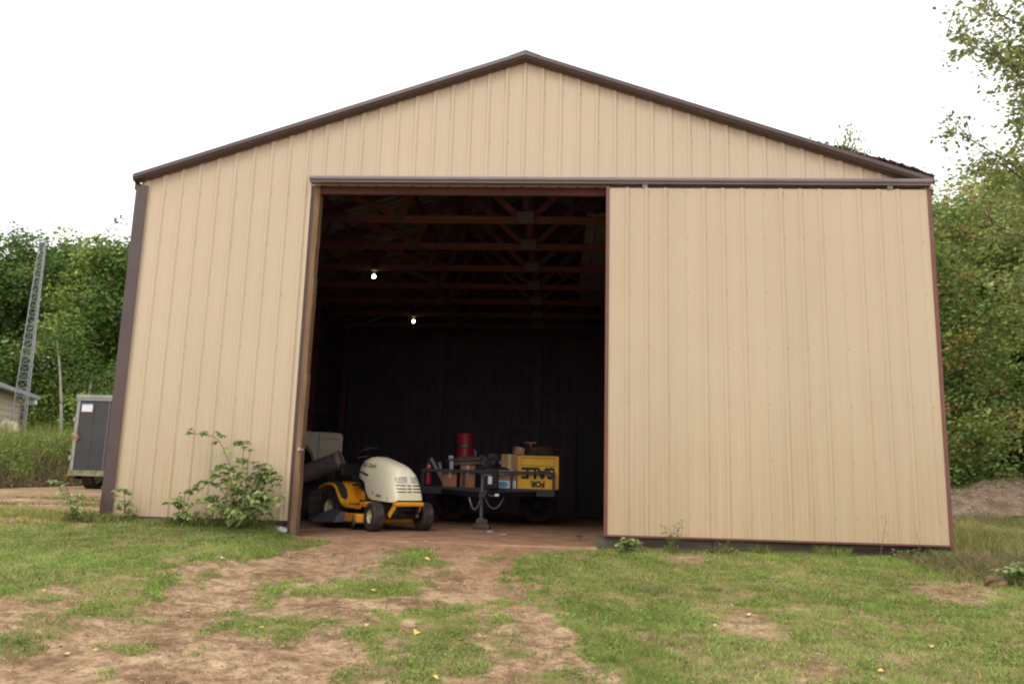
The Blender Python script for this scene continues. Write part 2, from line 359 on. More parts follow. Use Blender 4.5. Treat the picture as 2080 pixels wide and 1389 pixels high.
# barn floor: packed reddish dirt over a slab, broken front edge
fx = np.arange(-4.8, 4.81, .06); fy = np.concatenate([[-.16], np.arange(-.12, 10.15, .06)])
FX, FY = np.meshgrid(fx, fy); FY2 = FY.copy()
edge = .05 + np.interp(FX, [-2.6, .95], [.10, -.10]) + .03 * fbm(FX * 3, FX * 0 + 4, 3)
FY2 = np.where(FY < .1, FY + edge * (1 - sstep(-.16, .1, FY)), FY)
FZ = FLOOR + .010 * fbm(FX * 2, FY * 2, 4) - np.where(FY < -.15, .06, 0)
i2 = np.arange(FX.size).reshape(FX.shape); FF = np.stack([i2[:-1, :-1], i2[:-1, 1:], i2[1:, 1:], i2[1:, :-1]], -1).reshape(-1, 4)
keep = ((FX[:-1, :-1] > -2.68) & (FX[:-1, :-1] < .9)) | (FY[:-1, :-1] > .08)
FF = FF[keep.ravel()]
fl = np_mesh('barn_floor', np.stack([FX, FY2, FZ], -1).reshape(-1, 3), FF, 'soil', np.stack([FX * 0, FX * 0 + .85 + .25 * fbm(FX, FY, 3), FX * 0], -1).reshape(-1, 3))
fl['kind'] = 'structure'; fl.data.shade_smooth()

# ------------------------------------------------------------------ the barn
barn = thing('pole_barn', 'large tan ribbed-steel pole barn with brown trim and its wide sliding door pushed open', 'barn')
HW = 4.87; RIB = .2286; DEPTH = 10.1
PK, SLP = 5.962, .338
def roof_z(x): return PK - SLP * abs(x)
def rib_profile(a, b, ribs, extra=()):
    pts = {round(a, 4): 0, round(b, 4): 0}
    for r in ribs:
        for ds, n in ((-.032, 0), (-.014, .017), (.014, .017), (.032, 0), (-.096, 0), (-.088, .0025), (-.078, .0025), (-.070, 0), (.070, 0), (.078, .0025), (.088, .0025), (.096, 0)):
            if a - 1e-6 <= r + ds <= b + 1e-6: pts[round(r + ds, 4)] = n
    for e in extra:
        if a < e < b and round(e, 4) not in pts: pts[round(e, 4)] = .017 if any(abs(e - r) < .014 for r in ribs) else 0
    return sorted(pts.items())
def ribbed(name, a, b, ribs, lo, hi, fn, mats, parent, extra=()):
    """ribbed steel sheet; fn(s, t, n) -> point; lo/hi give t at s"""
    pr = rib_profile(a, b, ribs, extra); mb = MB(); vs = []; k = len(pr)
    for off in (0, -.004):
        for s_, n in pr: vs += [fn(s_, lo(s_), n + off), fn(s_, hi(s_), n + off)]
    o = 2 * k; fo = []; fi = []
    for i in range(k - 1):
        fo.append((2 * i, 2 * i + 2, 2 * i + 3, 2 * i + 1)); fi.append((o + 2 * i, o + 2 * i + 1, o + 2 * i + 3, o + 2 * i + 2))
        fo.append((2 * i, o + 2 * i, o + 2 * i + 2, 2 * i + 2)); fo.append((2 * i + 1, 2 * i + 3, o + 2 * i + 3, o + 2 * i + 1))
    fo.append((0, 1, o + 1, o)); fo.append((2 * k - 2, o + 2 * k - 2, o + 2 * k - 1, 2 * k - 1))
    mb.add(vs, fo, 0); mb.f += fi; mb.m += [1] * len(fi)
    return mb.build(name, mats, parent, fix=False)
front = lambda s, t, n: (s, -n, t)
PW = RIB * 4; SK = .034
# front wall, left of the opening
zb_left, track_z = .135, 4.285
for k in range(-6, -3):
    a, b = max(k * PW - SK, -HW), (k + 1) * PW - SK
    if k == -4: b = -2.69
    ribs = [j * RIB for j in range(k * 4, k * 4 + 5)]
    ribs = [r for r in ribs if a + .03 < r < b - .0 and r > -4.84]
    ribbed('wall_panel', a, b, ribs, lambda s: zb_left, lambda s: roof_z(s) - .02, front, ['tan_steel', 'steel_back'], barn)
# gable over the opening and the door
for k in range(-3, 6):
    a, b = k * PW - SK, min((k + 1) * PW - SK, HW)
    if k == -3: a = -2.687
    ribs = [r for r in [j * RIB for j in range(k * 4, k * 4 + 4)] if a + .03 < r < 4.84]
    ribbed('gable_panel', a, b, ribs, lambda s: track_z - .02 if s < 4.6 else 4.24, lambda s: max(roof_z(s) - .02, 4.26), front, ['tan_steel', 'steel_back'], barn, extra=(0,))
# wall behind the open door
a = 1.12
while a < HW - .05:
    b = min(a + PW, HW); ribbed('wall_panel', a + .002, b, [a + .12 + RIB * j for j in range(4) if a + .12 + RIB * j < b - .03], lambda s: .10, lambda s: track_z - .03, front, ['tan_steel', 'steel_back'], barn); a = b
# sides and back
nside = 11; pw = DEPTH / nside
for sx in (-1, 1):
    for k in range(nside):
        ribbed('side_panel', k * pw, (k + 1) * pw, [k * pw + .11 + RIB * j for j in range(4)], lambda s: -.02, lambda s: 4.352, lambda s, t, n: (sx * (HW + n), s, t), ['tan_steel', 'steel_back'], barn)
k = -HW
while k < HW - .01:
    b = min(k + PW, HW)
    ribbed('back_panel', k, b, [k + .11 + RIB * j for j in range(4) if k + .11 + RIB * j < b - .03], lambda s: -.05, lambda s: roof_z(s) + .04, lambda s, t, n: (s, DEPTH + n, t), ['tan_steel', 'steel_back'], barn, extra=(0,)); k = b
# roof sheets
y0 = -.10
for sx in (-1, 1):
    for k in range(12):
        a = y0 + k * .861
        ribbed('roof_panel', a, a + .861, [a + .1 + .215 * j for j in range(4)], lambda s: 0, lambda s: 4.92, lambda s, t, n: (sx * (t + n * .34), s, PK - SLP * t + .045 + n), ['roof_steel', 'roof_back'], barn)
MB().prism([(-.2, PK - .005), (0, PK + .065), (.2, PK - .005), (.2, PK + .008), (0, PK + .085), (-.2, PK + .008)], y0 - .02, DEPTH + .15, lambda a, b, h: (a, h, b)).build('ridge_cap', 'brown_trim', barn)
# rake trims along the gable edge, two-step profile
for sx in (-1, 1):
    prof = [(-.135, .055), (-.135, .075), (-.02, .085), (-.005, .03), (-.115, .012), (-.122, -.022), (-.112, -.052), (-.072, -.064), (-.040, -.058), (-.028, -.088), (-.022, -.088), (-.022, .0), (-.1, .02)]
    prof = [(-.02, .086), (-.095, .084), (-.122, .070), (-.127, .018), (-.116, .004), (-.108, -.014), (-.060, -.022), (-.056, -.030), (-.024, -.034), (-.022, -.02), (-.02, .05)]
    mb = MB(); n = len(prof); vs = []
    for t in (0, 2.5, 4.93):
        for yy, zz in prof: vs.append((sx * t, yy, PK - SLP * t + zz))
    fs = [tuple(range(n)), tuple(2 * n + i for i in range(n))[::-1]]
    for j in range(2): fs += [(j * n + i, j * n + (i + 1) % n, (j + 1) * n + (i + 1) % n, (j + 1) * n + i) for i in range(n)]
    mb.add(vs, fs).build('rake_trim', 'brown_trim', barn)
# eave fascia running back along each side
for sx in (-1, 1): MB().bb((sx * 4.90, -.02, 4.20), (sx * 4.93, DEPTH + .1, 4.29)).build('eave_trim', 'brown_trim', barn)
# corners
mb = MB(); mb.prism([(-HW - .045, -.040), (-HW + .105, -.040), (-HW + .105, -.026), (-HW + .03, -.024), (-HW - .03, .02), (-HW - .03, .16), (-HW - .045, .16)], .05, 4.24, lambda a, b, h: (a, b, h)); mb.build('corner_trim', 'brown_trim', barn)
mb = MB(); mb.prism([(HW + .035, -.040), (HW - .10, -.040), (HW - .10, -.026), (HW + .02, -.024), (HW + .02, .16), (HW + .035, .16)], .0, 4.22, lambda a, b, h: (a, b, h)); mb.build('corner_trim', 'edge_trim', barn)
MB().bb((-HW + .105, -.036, .118), (-2.70, -.003, .140)).bb((-HW + .105, -.040, .112), (-2.70, -.030, .118)).build('base_trim', 'brown_trim', barn)
MB().bb((-HW + .02, -.005, -.1), (-2.72, .035, .112)).build('skirt_board', 'skirt_wood', barn)
for i in range(3):
    xa = .95 + i * 1.31; MB().bb((xa, -.045, -.14), (xa + 1.30, -.004, .085 - .006 * i)).build('skirt_board', 'skirt_wood', barn)
# door jamb: cream return, brown strip, rough post
MB().bb((-2.69, -.022, .14), (-2.655, .04, track_z)).build('jamb_trim', 'tan_steel', barn)
mb = MB(); mb.bb((-2.653, .005, -.03), (-2.626, .05, 4.26)).build('jamb_strip', 'brown_trim', barn)
post = MB()
zz = np.linspace(-.1, 4.27, 12)
for i in range(11):
    j = .004 * math.sin(i * 2.1); post.bb((-2.624, .012, zz[i]), (-2.552 + j, .15, zz[i + 1] + .002))
post.build('door_post', 'post_wood', barn)
lt = MB(); lt.bb((-2.59, -.012, .955), (-2.56, .012, .99)); lt.tube([(-2.575, -.012, .98), (-2.545, -.04, .975), (-2.51, -.045, .96)], .005, 6); lt.build('latch', 'galv', barn)
for z in (2.12, 1.78, 1.62, 2.9): MB().lathe([(.006, 0), (.006, .006), (0, .007)], (-2.549, .05, z), 'X', 6).build('nail_head', 'galv', barn)
MB().bb((-2.55, .03, 4.17), (4.8, .07, 4.36)).build('header_board', 'truss_wood', barn)
# posts and girts inside
for sx in (-1, 1):
    for yy in (.12, 2.4, 4.9, 7.4, 9.95): MB().bb((sx * (HW - .02) - (.14 if sx > 0 else 0), yy - .07, -.1), (sx * (HW - .02) + (0 if sx > 0 else .14), yy + .07, 4.16)).build('wall_post', 'truss_wood', barn)
    for z in (.12, .78, 1.44, 2.10, 2.76, 3.42, 4.1):
        a, b = sx * (HW - .005), sx * (HW - .045); MB().bb((min(a, b), .2, z - .045), (max(a, b), DEPTH - .04, z + .045)).build('girt', 'truss_wood', barn)
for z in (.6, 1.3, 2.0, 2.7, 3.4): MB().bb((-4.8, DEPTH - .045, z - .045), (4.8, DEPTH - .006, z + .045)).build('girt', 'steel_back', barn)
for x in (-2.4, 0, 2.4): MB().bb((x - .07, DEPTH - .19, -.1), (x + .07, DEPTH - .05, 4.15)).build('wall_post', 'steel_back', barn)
for x in (1.30, 3.0): MB().bb((x - .07, .08, -.1), (x + .07, .2, 4.16)).build('wall_post', 'truss_wood', barn)
for sx in (-1, 1):
    for d in np.arange(.15, 5.0, .6): MB().bar((sx * d, .02, PK - .035 - SLP * d), (sx * d, DEPTH, PK - .035 - SLP * d), .04, .085, up=(0, 0, 1)).build('purlin', 'truss_wood', barn)
# trusses
def truss_top(x): return PK - .14 - SLP * abs(x)
for k in range(7):
    y = 1.115 + k * 1.273
    tr = bpy.data.objects.new('truss', None); COL.objects.link(tr); tr.parent = barn; tr.location = (0, y, 0)
    def mem(nm, p0, p1, h=.09, dy=0): MB().bar((p0[0], dy, p0[1]), (p1[0], dy, p1[1]), h, .038, up=(0, 1, 0)).build(nm, 'truss_wood', tr)
    mem('bottom_chord', (-4.72, 4.21), (4.72, 4.21), .10)
    for sx in (-1, 1):
        mem('top_chord', (sx * 4.85, truss_top(4.85)), (0, truss_top(0)), .12)
        mem('web', (sx * .10, 4.27), (sx * 1.22, truss_top(1.22) - .07), .085, .04)
        mem('web', (sx * 1.75, 4.27), (sx * 1.30, truss_top(1.30) - .07), .085, .04)
        mem('web', (sx * 1.80, 4.27), (sx * 3.02, truss_top(3.02) - .06), .085, -.04)
        mem('web', (sx * 3.25, 4.26), (sx * 3.06, truss_top(3.06) - .06), .075, .04)
        MB().bb((sx * 1.77 - .1, -.024, 4.16), (sx * 1.77 + .1, -.0205, 4.28)).build('gusset_plate', 'side_plate', tr)
        MB().bb((sx * 1.25 - .08, -.024, truss_top(1.25) - .08), (sx * 1.25 + .08, -.0205, truss_top(1.25) + .05)).build('gusset_plate', 'side_plate', tr)
    mem('web', (0, 4.27), (0, truss_top(0) - .08), .085, .041)
    MB().bb((-.115, -.066, 4.155), (.115, -.0625, 4.315)).build('gusset_plate', 'truss_plate', tr)
# sheets of plywood laid on the truss chords
loft = tag(ribbed('loft_sheet', 0, 1.22, [.12 + .2286 * i for i in range(5)], lambda s: 1.0, lambda s: 6.35, lambda s, t, n: (.84 + s, t, 4.275 - n), ['roof_back', 'roof_back'], None), 'pale grey ribbed sheets laid flat on the truss chords near the sliding door', 'metal sheet')
# screws in rows
mb = MB()
def screw(x, y, z): mb.lathe([(.0075, 0), (.007, -.0025), (.004, -.003), (.0035, -.006), (0, -.0065)], (x, y, z), 'Y', 6)
for j in range(-21, 22):
    x = j * RIB + .036
    if abs(x) > 4.75: continue
    for z in ([.3, .9, 1.55, 2.2, 2.85, 3.5, 4.15, 4.85, 5.5] if x < -2.7 else [4.85, 5.5]):
        if z < roof_z(x) - .12: screw(x, -.0005, z)
mb.build('screws', 'screw_metal', barn, kind='stuff', fix=False)
# hanging sliding door
door = bpy.data.objects.new('sliding_door', None); COL.objects.link(door); door.parent = barn; door.location = (1.06, -.12, 0)
DWD = 3.80; a = 0.012
while a < DWD - .1:
    b = min(a + PW, DWD - .03)
    if DWD - .03 - b < .1: b = DWD - .03
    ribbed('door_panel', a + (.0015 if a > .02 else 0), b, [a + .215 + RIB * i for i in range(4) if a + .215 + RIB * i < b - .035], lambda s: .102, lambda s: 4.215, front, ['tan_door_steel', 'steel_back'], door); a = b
MB().bb((-.027, -.012, .085), (.012, .05, 4.235)).build('edge_trim', 'edge_trim', door)
MB().bb((DWD - .03, -.012, .085), (DWD + .012, .05, 4.235)).build('edge_trim', 'edge_trim', door)
MB().bb((.013, -.010, .082), (DWD - .031, .05, .100)).build('bottom_trim', 'edge_trim', door)
MB().bb((.013, .012, 3.9), (DWD - .031, .05, 4.06)).bb((.013, .012, 2.0), (DWD - .031, .05, 2.1)).build('door_rail', 'truss_wood', door)
mb = MB()
for j in range(17):
    x = .012 + .215 + RIB * j - .10 * (j % 2) * 0 + .036
    if x > DWD - .05: break
    for z in (.35, .98, 1.62, 2.27, 2.93, 3.58, 4.16): screw(x, -.0005, z)
mb.build('screws', 'screw_metal', door, kind='stuff', fix=False)
# track over the opening
prof = [(-.03, 4.362), (-.155, 4.340), (-.178, 4.322), (-.178, 4.300), (-.168, 4.285), (-.150, 4.283), (-.150, 4.262), (-.06, 4.262), (-.045, 4.30), (-.03, 4.30)]
MB().prism(prof, -2.64, 4.885, lambda a, b, h: (h, a, b)).build('door_track', 'rail_metal', barn)
MB().lathe([(0, 0), (.026, 0), (.03, .006), (.03, .022), (.018, .03), (0, .03)], (4.862, -.155, 4.240), 'X', 14).build('track_end_cap', 'white_paint', barn, smooth=40)
for x in (1.5, 4.4): MB().bb((x - .03, -.135, 4.215), (x + .03, -.125, 4.262)).build('door_hanger', 'rail_metal', barn)
# roof-edge debris on the right slope
V = []; C = []
def leaf_quads(P, size, tilt=1.0, aspect=.55, cup=.0, up=None, rg=rng):
    """rhombic leaves at P (n,3)"""
    n = len(P); a = rg.random(n) * 2 * np.pi; nrm = rg.normal(size=(n, 3)) * tilt
    nrm[:, 2] += 1.0 if up is None else up
    nrm /= np.linalg.norm(nrm, axis=1)[:, None]
    d = np.stack([np.cos(a), np.sin(a), rg.normal(size=n) * .3], -1)
    d -= nrm * (d * nrm).sum(1)[:, None]; d /= np.linalg.norm(d, axis=1)[:, None] + 1e-9
    s = np.cross(nrm, d); sz = (size if np.ndim(size) else np.full(n, size)) * rg.uniform(.6, 1.25, n)
    d = d * sz[:, None]; s = s * (sz * aspect)[:, None]
    V = np.stack([P - d * .5, P + s * .5 + nrm * (sz * cup)[:, None], P + d * .5, P - s * .5 + nrm * (sz * cup)[:, None]], 1).reshape(-1, 3)
    F = np.arange(4 * n).reshape(n, 4)
    return V, F
def jitter_cols(base, n, v=.2, rg=rng, hue=.08):
    c = np.array(base)[None] if np.ndim(base) == 1 else np.array(base)
    c = np.broadcast_to(c, (n, 3)) * (1 + v * rg.uniform(-1, 1, (n, 1))) * (1 + hue * rg.uniform(-1, 1, (n, 3)))
    return np.clip(c, .002, .95)
n = 5000; t = 4.93 - np.abs(rng.normal(0, .55, n)) * .9; t = np.clip(t, 3.5, 4.92)
th = .012 + .07 * np.clip(vn(t * 6, t * 0 + 3) - .25, 0, 1) * sstep(2.9, 4.3, t)
yy = rng.uniform(-.12, .25, n); P = np.stack([t, yy, PK - SLP * t + .085 + th * rng.random(n)], -1)
V_, F_ = leaf_quads(P, .05, .8, .7)
lit = np_mesh('leaf_litter', V_, F_, 'litter', np.repeat(jitter_cols((.11, .065, .05), n, .4), 4, 0), barn); lit['kind'] = 'stuff'

# ------------------------------------------------------------------ lamps
for i, (y, lab) in enumerate(((3.60, 'bare lit bulb under the roof trusses, the nearer and larger of the two'), (7.42, 'bare lit bulb under the roof trusses, the farther and smaller of the two'))):
    lb = thing('light_bulb', lab, 'light bulb', (-2.67, y, 4.03), group='bare bulbs hanging in the barn')
    MB().lathe([(.0, .14), (.05, .14), (.05, .10), (.022, .09), (.02, .03), (0, .03)], n=14).build('socket', 'bulb_socket', lb, smooth=40)
    MB().lathe([(0, -.032), (.018, -.027), (.029, -.01), (.030, .005), (.022, .022), (.014, .035)], n=14).build('bulb', 'bulb_glow', lb, smooth=60)

# ------------------------------------------------------------------ lawn tractor (local x forward, y left)
HD = R(-46)
tr_loc = (-1.66, 1.70, FLOOR + .004)
tractor = thing('lawn_tractor', 'yellow lawn tractor with a cream hood parked just inside the barn doorway', 'lawn tractor', tr_loc, HD)
def wheel(nm, x, y, r, wd, rimr, steer=0, lugs=0, parent=tractor):
    s = 1 if y > 0 else -1
    o = bpy.data.objects.new(nm, None); COL.objects.link(o); o.parent = parent; o.location = (x, y, r); o.rotation_euler = (0, 0, steer)
    h = wd / 2; pr = [(rimr, -h * .8), (rimr * 1.12, -h * .95), (r * .80, -h), (r * .93, -h * .93), (r * .985, -h * .72)]
    for k in range(-3, 4): pr += [(r, h * (k * .2 - .07)), (r, h * (k * .2 + .05)), (r - .005, h * (k * .2 + .065)), (r - .005, h * (k * .2 + .12))]
    pr += [(r * .985, h * .75), (r * .93, h * .93), (r * .80, h), (rimr * 1.12, h * .95), (rimr, h * .8)]
    mb = MB().lathe(pr, n=40, axis='Y')
    if lugs:
        for k in range(lugs):
            a = 2 * math.pi * k / lugs
            for sy in (-1, 1):
                m = Matrix.Rotation(-a - sy * .1, 3, 'Y'); mb.box(m @ Vector((r + .004, sy * h * .45, 0)), (.02, h * .8, .028), m)
    mb.build('tyre', 'rubber', o, smooth=30)
    e = s * h
    MB().lathe([(rimr, -h * .8), (rimr, h * .8)], n=32, axis='Y').lathe([(rimr, e * .80), (rimr * .93, e * .84), (rimr * .86, e * .62), (rimr * .52, e * .42), (rimr * .42, e * .60), (rimr * .22, e * .66), (rimr * .2, e * .85), (0, e * .88)], n=32, axis='Y').build('rim', 'rim_cream', o, smooth=35)
    MB().lathe([(rimr, -e * .8), (rimr * .86, -e * .62), (rimr * .4, -e * .5), (0, -e * .5)], n=24, axis='Y').build('hub', 'dark_plastic', o, smooth=35)
    return o
wheel('front_wheel', 0, -.40, .192, .165, .092, R(-10))
wheel('front_wheel', 0, .40, .192, .165, .092, R(-10))
wheel('rear_wheel', -1.20, -.345, .255, .22, .13, lugs=18)
wheel('rear_wheel', -1.20, .345, .255, .22, .13, lugs=18)
MB().bar((0, -.36, .2), (0, .36, .2), .05, .05).bar((0, -.05, .22), (0, .05, .30), .10, .10).tube([(.05, -.34, .17), (.05, .34, .17)], .012).build('front_axle', 'black_paint', tractor)
MB().bb((-1.45, -.20, .22), (.18, -.15, .34)).bb((-1.45, .15, .22), (.18, .20, .34)).bb((-1.4, -.15, .2), (-1.05, .15, .42)).bb((-.5, -.16, .26), (.1, .16, .56)).tube([(-1.2, -.3, .255), (-1.2, .3, .255)], .03).build('chassis', 'black_paint', tractor)
# hood, lofted
st = [(-.80, .80, .90, .16), (-.785, .73, .935, .215), (-.74, .70, .965, .240), (-.64, .675, .99, .252), (-.56, .64, .995, .258), (-.50, .52, .99, .262), (-.42, .43, .975, .265), (-.28, .405, .945, .268),
      (-.05, .395, .895, .268), (.08, .390, .850, .264), (.17, .388, .800, .256), (.225, .388, .735, .246), (.26, .390, .660, .236), (.285, .395, .58, .226), (.30, .405, .50, .214), (.302, .415, .44, .205)]
NS = 30; mb = MB(); vs = []
for x, zb, zt, hw in st:
    x = x if x < -.4 else -.4 + (x + .4) * .90; zt = zt + .012; hw *= .96
    for k in range(NS + 1):
        a = math.pi * k / NS; c, s_ = math.cos(a), math.sin(a)
        yy = hw * math.copysign(abs(c) ** (2 / 3.6), c); z_ = zb + (zt - zb) * abs(s_) ** (2 / 2.7)
        tpr = 1 - .14 * ((z_ - zb) / (zt - zb)) ** 2
        vs.append((x, yy * tpr, z_))
fs = [(i * (NS + 1) + k, i * (NS + 1) + k + 1, (i + 1) * (NS + 1) + k + 1, (i + 1) * (NS + 1) + k) for i in range(len(st) - 1) for k in range(NS)]
fs += [tuple(range(NS + 1)), tuple((len(st) - 1) * (NS + 1) + k for k in range(NS + 1))]
mb.add(vs, fs); hood = mb.build('hood', 'cream_paint', tractor, smooth=50)
bmh = bmesh.new(); bmh.from_mesh(hood.data); bvh = BVHTree.FromBMesh(bmh)
def decal(nm, m, o, u, v, d, nu=8, nv=4, off=.004, parent=hood, outline=None, tree=bvh):
    """a thin skin pressed on to the hood; o corner, u/v edge vectors, d ray direction"""
    o, u, v, d = Vector(o), Vector(u), Vector(v), Vector(d).normalized(); mb = MB(); vs = []; 
    for j in range(nv + 1):
        for i in range(nu + 1):
            a, b = i / nu, j / nv
            q = o + u * a + v * b; h = tree.ray_cast(q, d)
            p = h[0] if h[0] is not None else q
            vs.append(p - d * off)
    vb = [p + d * (off + .006) for p in vs]; n = len(vs)
    fs = [(j * (nu + 1) + i, j * (nu + 1) + i + 1, (j + 1) * (nu + 1) + i + 1, (j + 1) * (nu + 1) + i) for j in range(nv) for i in range(nu)]
    rim = [i for i in range(nu + 1)] + [j * (nu + 1) + nu for j in range(1, nv + 1)] + [nv * (nu + 1) + i for i in range(nu - 1, -1, -1)] + [j * (nu + 1) for j in range(nv - 1, 0, -1)]
    fs2 = [(rim[i], rim[(i + 1) % len(rim)], n + rim[(i + 1) % len(rim)], n + rim[i]) for i in range(len(rim))]
    mb.add(vs + vb, fs + fs2); return mb.build(nm, m, parent, smooth=40)
FX_ = (-1, 0, 0)
for s in (-1, 1):
    decal('headlight', 'lens', (.8, s * .022, .735), (0, s * .160, -.012), (0, s * .012, -.085), FX_, 10, 6, .005)
    # slots low in the nose
for z in (.605, .562, .520):
    for y_a, y_b in ((-.195, -.06), (-.035, .035), (.06, .195)):
        decal('grille_slot', 'slot_black', (.8, y_a, z), (0, y_b - y_a, 0), (0, 0, .014), FX_, 8, 1, .003)
SY = (0, 1, 0)
decal('hood_vent', 'slot_black', (-.76, -.8, .800), (.085, 0, -.006), (0, 0, -.022), SY, 5, 1, .003)
decal('hood_vent', 'slot_black', (-.655, -.8, .795), (.165, 0, -.045), (-.005, 0, -.028), SY, 8, 1, .003)
decal('model_plate', 'gold_decal', (-.22, -.8, .485), (.13, 0, -.006), (0, 0, -.035), SY, 5, 1, .003)
decal('round_badge', 'grey_decal', (-.33, -.8, .52), (.045, 0, 0), (0, 0, -.045), SY, 3, 2, .003)
decal('hood_seam', 'slot_black', (.06, -.8, .455), (.006, 0, 0), (0, 0, -.06), SY, 1, 2, .0025)
def text_mesh(body, size, extrude=.001, bold=0, shear=0):
    c = bpy.data.curves.new('lettering', 'FONT'); c.body = body; c.size = size; c.extrude = extrude; c.offset = bold; c.shear = shear
    c.align_x = 'CENTER'; c.align_y = 'CENTER'; o = bpy.data.objects.new('lettering', c); COL.objects.link(o)
    dg = bpy.context.evaluated_depsgraph_get(); me = bpy.data.meshes.new_from_object(o.evaluated_get(dg)); bpy.data.objects.remove(o); return me
me = text_mesh('Cub Cadet', .078, .0005, .003, .25); me.materials.append(M['gold_decal'])
for v in me.vertices:       # wrap the script on to the right-hand side of the hood
    q = Vector((-.545 + v.co.x, -.8, .880 + v.co.y - .10 * v.co.x)); h = bvh.ray_cast(q, Vector((0, 1, 0)))
    v.co = (h[0] if h[0] is not None else q) + Vector((0, -.003, 0))
o = bpy.data.objects.new('side_lettering', me); COL.objects.link(o); o.parent = hood
# bumper and brackets below the nose
MB().bb((.15, -.22, .335), (.272, .22, .392)).build('front_bumper', 'tractor_yellow', tractor, bevel=.018)
mb = MB()
for s in (-1, 1): mb.bar((.20, s * .20, .35), (.08, s * .22, .20), .07, .012, up=(0, 1, 0))
mb.build('bumper_bracket', 'tractor_yellow', tractor)
MB().bb((-.3, -.22, .40), (.21, .21, .425)).build('hood_base', 'slot_black', tractor)
MB().bb((-.80, -.19, .45), (-.66, .19, .90)).build('dash_tower', 'dark_plastic', tractor, bevel=.03)
mb = MB(); mb.tube([(-.78, 0, .86), (-.88, 0, 1.02)], .022)
m = Matrix.Rotation(R(-32), 3, 'Y')
cs = Vector((-.90, 0, 1.035))
mb.tube([cs + m @ Vector((.19 * math.cos(a), .19 * math.sin(a), 0)) for a in np.linspace(0, 2 * math.pi, 33)], .016, 8)
for a in (0, 2.1, 4.2): mb.tube([cs + m @ Vector((0, 0, -.02)), cs + m @ Vector((.18 * math.cos(a), .18 * math.sin(a), 0))], .012, 6)
mb.lathe([(0, .015), (.045, .01), (.05, -.01)], cs, 'Z', 16, mt=m); mb.build('steering_wheel', 'black_paint', tractor, smooth=40)
# yellow body: running boards that sweep up over the rear wheels
path = [(-1.50, .555), (-1.40, .605), (-1.22, .628), (-1.06, .618), (-.97, .575), (-.90, .50), (-.84, .42), (-.76, .355), (-.66, .335), (-.40, .328), (-.28, .328), (-.27, .38)]
for s in (-1, 1):
    mb = MB(); n = len(path); vs = []
    sec = [(.17, .0), (.40, .008), (.462, -.004), (.476, -.030), (.466, -.050), (.455, -.03), (.40, -.014), (.17, -.022)]
    for i, (x, z_) in enumerate(path):
        a = path[min(i + 1, n - 1)]; b = path[max(i - 1, 0)]; t = Vector((a[0] - b[0], 0, a[1] - b[1])).normalized(); nr = Vector((-t.z, 0, t.x))
        for yy, h in sec: vs.append(Vector((x, s * yy, z_)) + nr * h)
    k = len(sec); fs = [tuple(range(k)), tuple((n - 1) * k + j for j in range(k))]
    fs += [(i * k + j, i * k + (j + 1) % k, (i + 1) * k + (j + 1) % k, (i + 1) * k + j) for i in range(n - 1) for j in range(k)]
    f = mb.add(vs, fs).build('fender', 'tractor_yellow', tractor, smooth=45)
    # black foot and knee panel on the sweep
    mb = MB(); pp = [(-1.36, .615), (-1.22, .637), (-1.06, .63), (-.98, .592), (-.90, .515), (-.845, .435), (-.80, .39)]; vs = []
    wds = [.02, .05, .06, .065, .07, .06, .02]
    for (x, z_), wd in zip(pp, wds):
        for yy in (.40 - wd, .40 + wd * .8): vs += [(x + .006, s * yy, z_ + .008)]
    for (x, z_), wd in zip(pp, wds):
        for yy in (.40 - wd, .40 + wd * .8): vs += [(x - .004, s * yy, z_ - .012)]
    q = len(pp); fs = [(2 * i, 2 * i + 1, 2 * i + 3, 2 * i + 2) for i in range(q - 1)] + [(2 * q + 2 * i, 2 * q + 2 * i + 2, 2 * q + 2 * i + 3, 2 * q + 2 * i + 1) for i in range(q - 1)]
    fs += [(2 * i, 2 * i + 2, 2 * q + 2 * i + 2, 2 * q + 2 * i) for i in range(q - 1)] + [(2 * i + 1, 2 * q + 2 * i + 1, 2 * q + 2 * i + 3, 2 * i + 3) for i in range(q - 1)]
    mb.add(vs, fs).build('knee_panel', 'dark_plastic', f, smooth=40)
    MB().bb((-.62, min(s * .24, s * .44), .336), (-.36, max(s * .24, s * .44), .346)).build('foot_mat', 'dark_plastic', f)
mb = MB(); mb.prism([(-1.46, .40), (-1.46, .60), (-1.25, .655), (-1.0, .64), (-.90, .60), (-.76, .56), (-.66, .50), (-.64, .335), (-.9, .33)], -.20, .20, lambda a, b, h: (a, h, b))
mb.build('body_tunnel', 'tractor_yellow', tractor, bevel=.025)
MB().bb((-.80, -.30, .585), (-.66, -.205, .615)).lathe([(.02, 0), (.03, .05), (0, .06)], (-.74, -.25, .61), n=10).build('control_lever', 'black_paint', tractor)
MB().bb((-.50, -.34, .36), (-.42, -.24, .40)).bar((-.46, -.25, .34), (-.56, -.22, .52), .02, .02).build('pedal', 'black_paint', tractor)
# seat
mb = MB(); mb.bb((-1.34, -.23, .66), (-.93, .23, .74)); mb.build('seat', 'slot_black', tractor, bevel=.035)
mb = MB(); mm = Matrix.Rotation(R(-14), 3, 'Y'); mb.box((-1.37, 0, .80), (.07, .40, .22), mm); mb.build('seat_back', 'slot_black', tractor, bevel=.04)
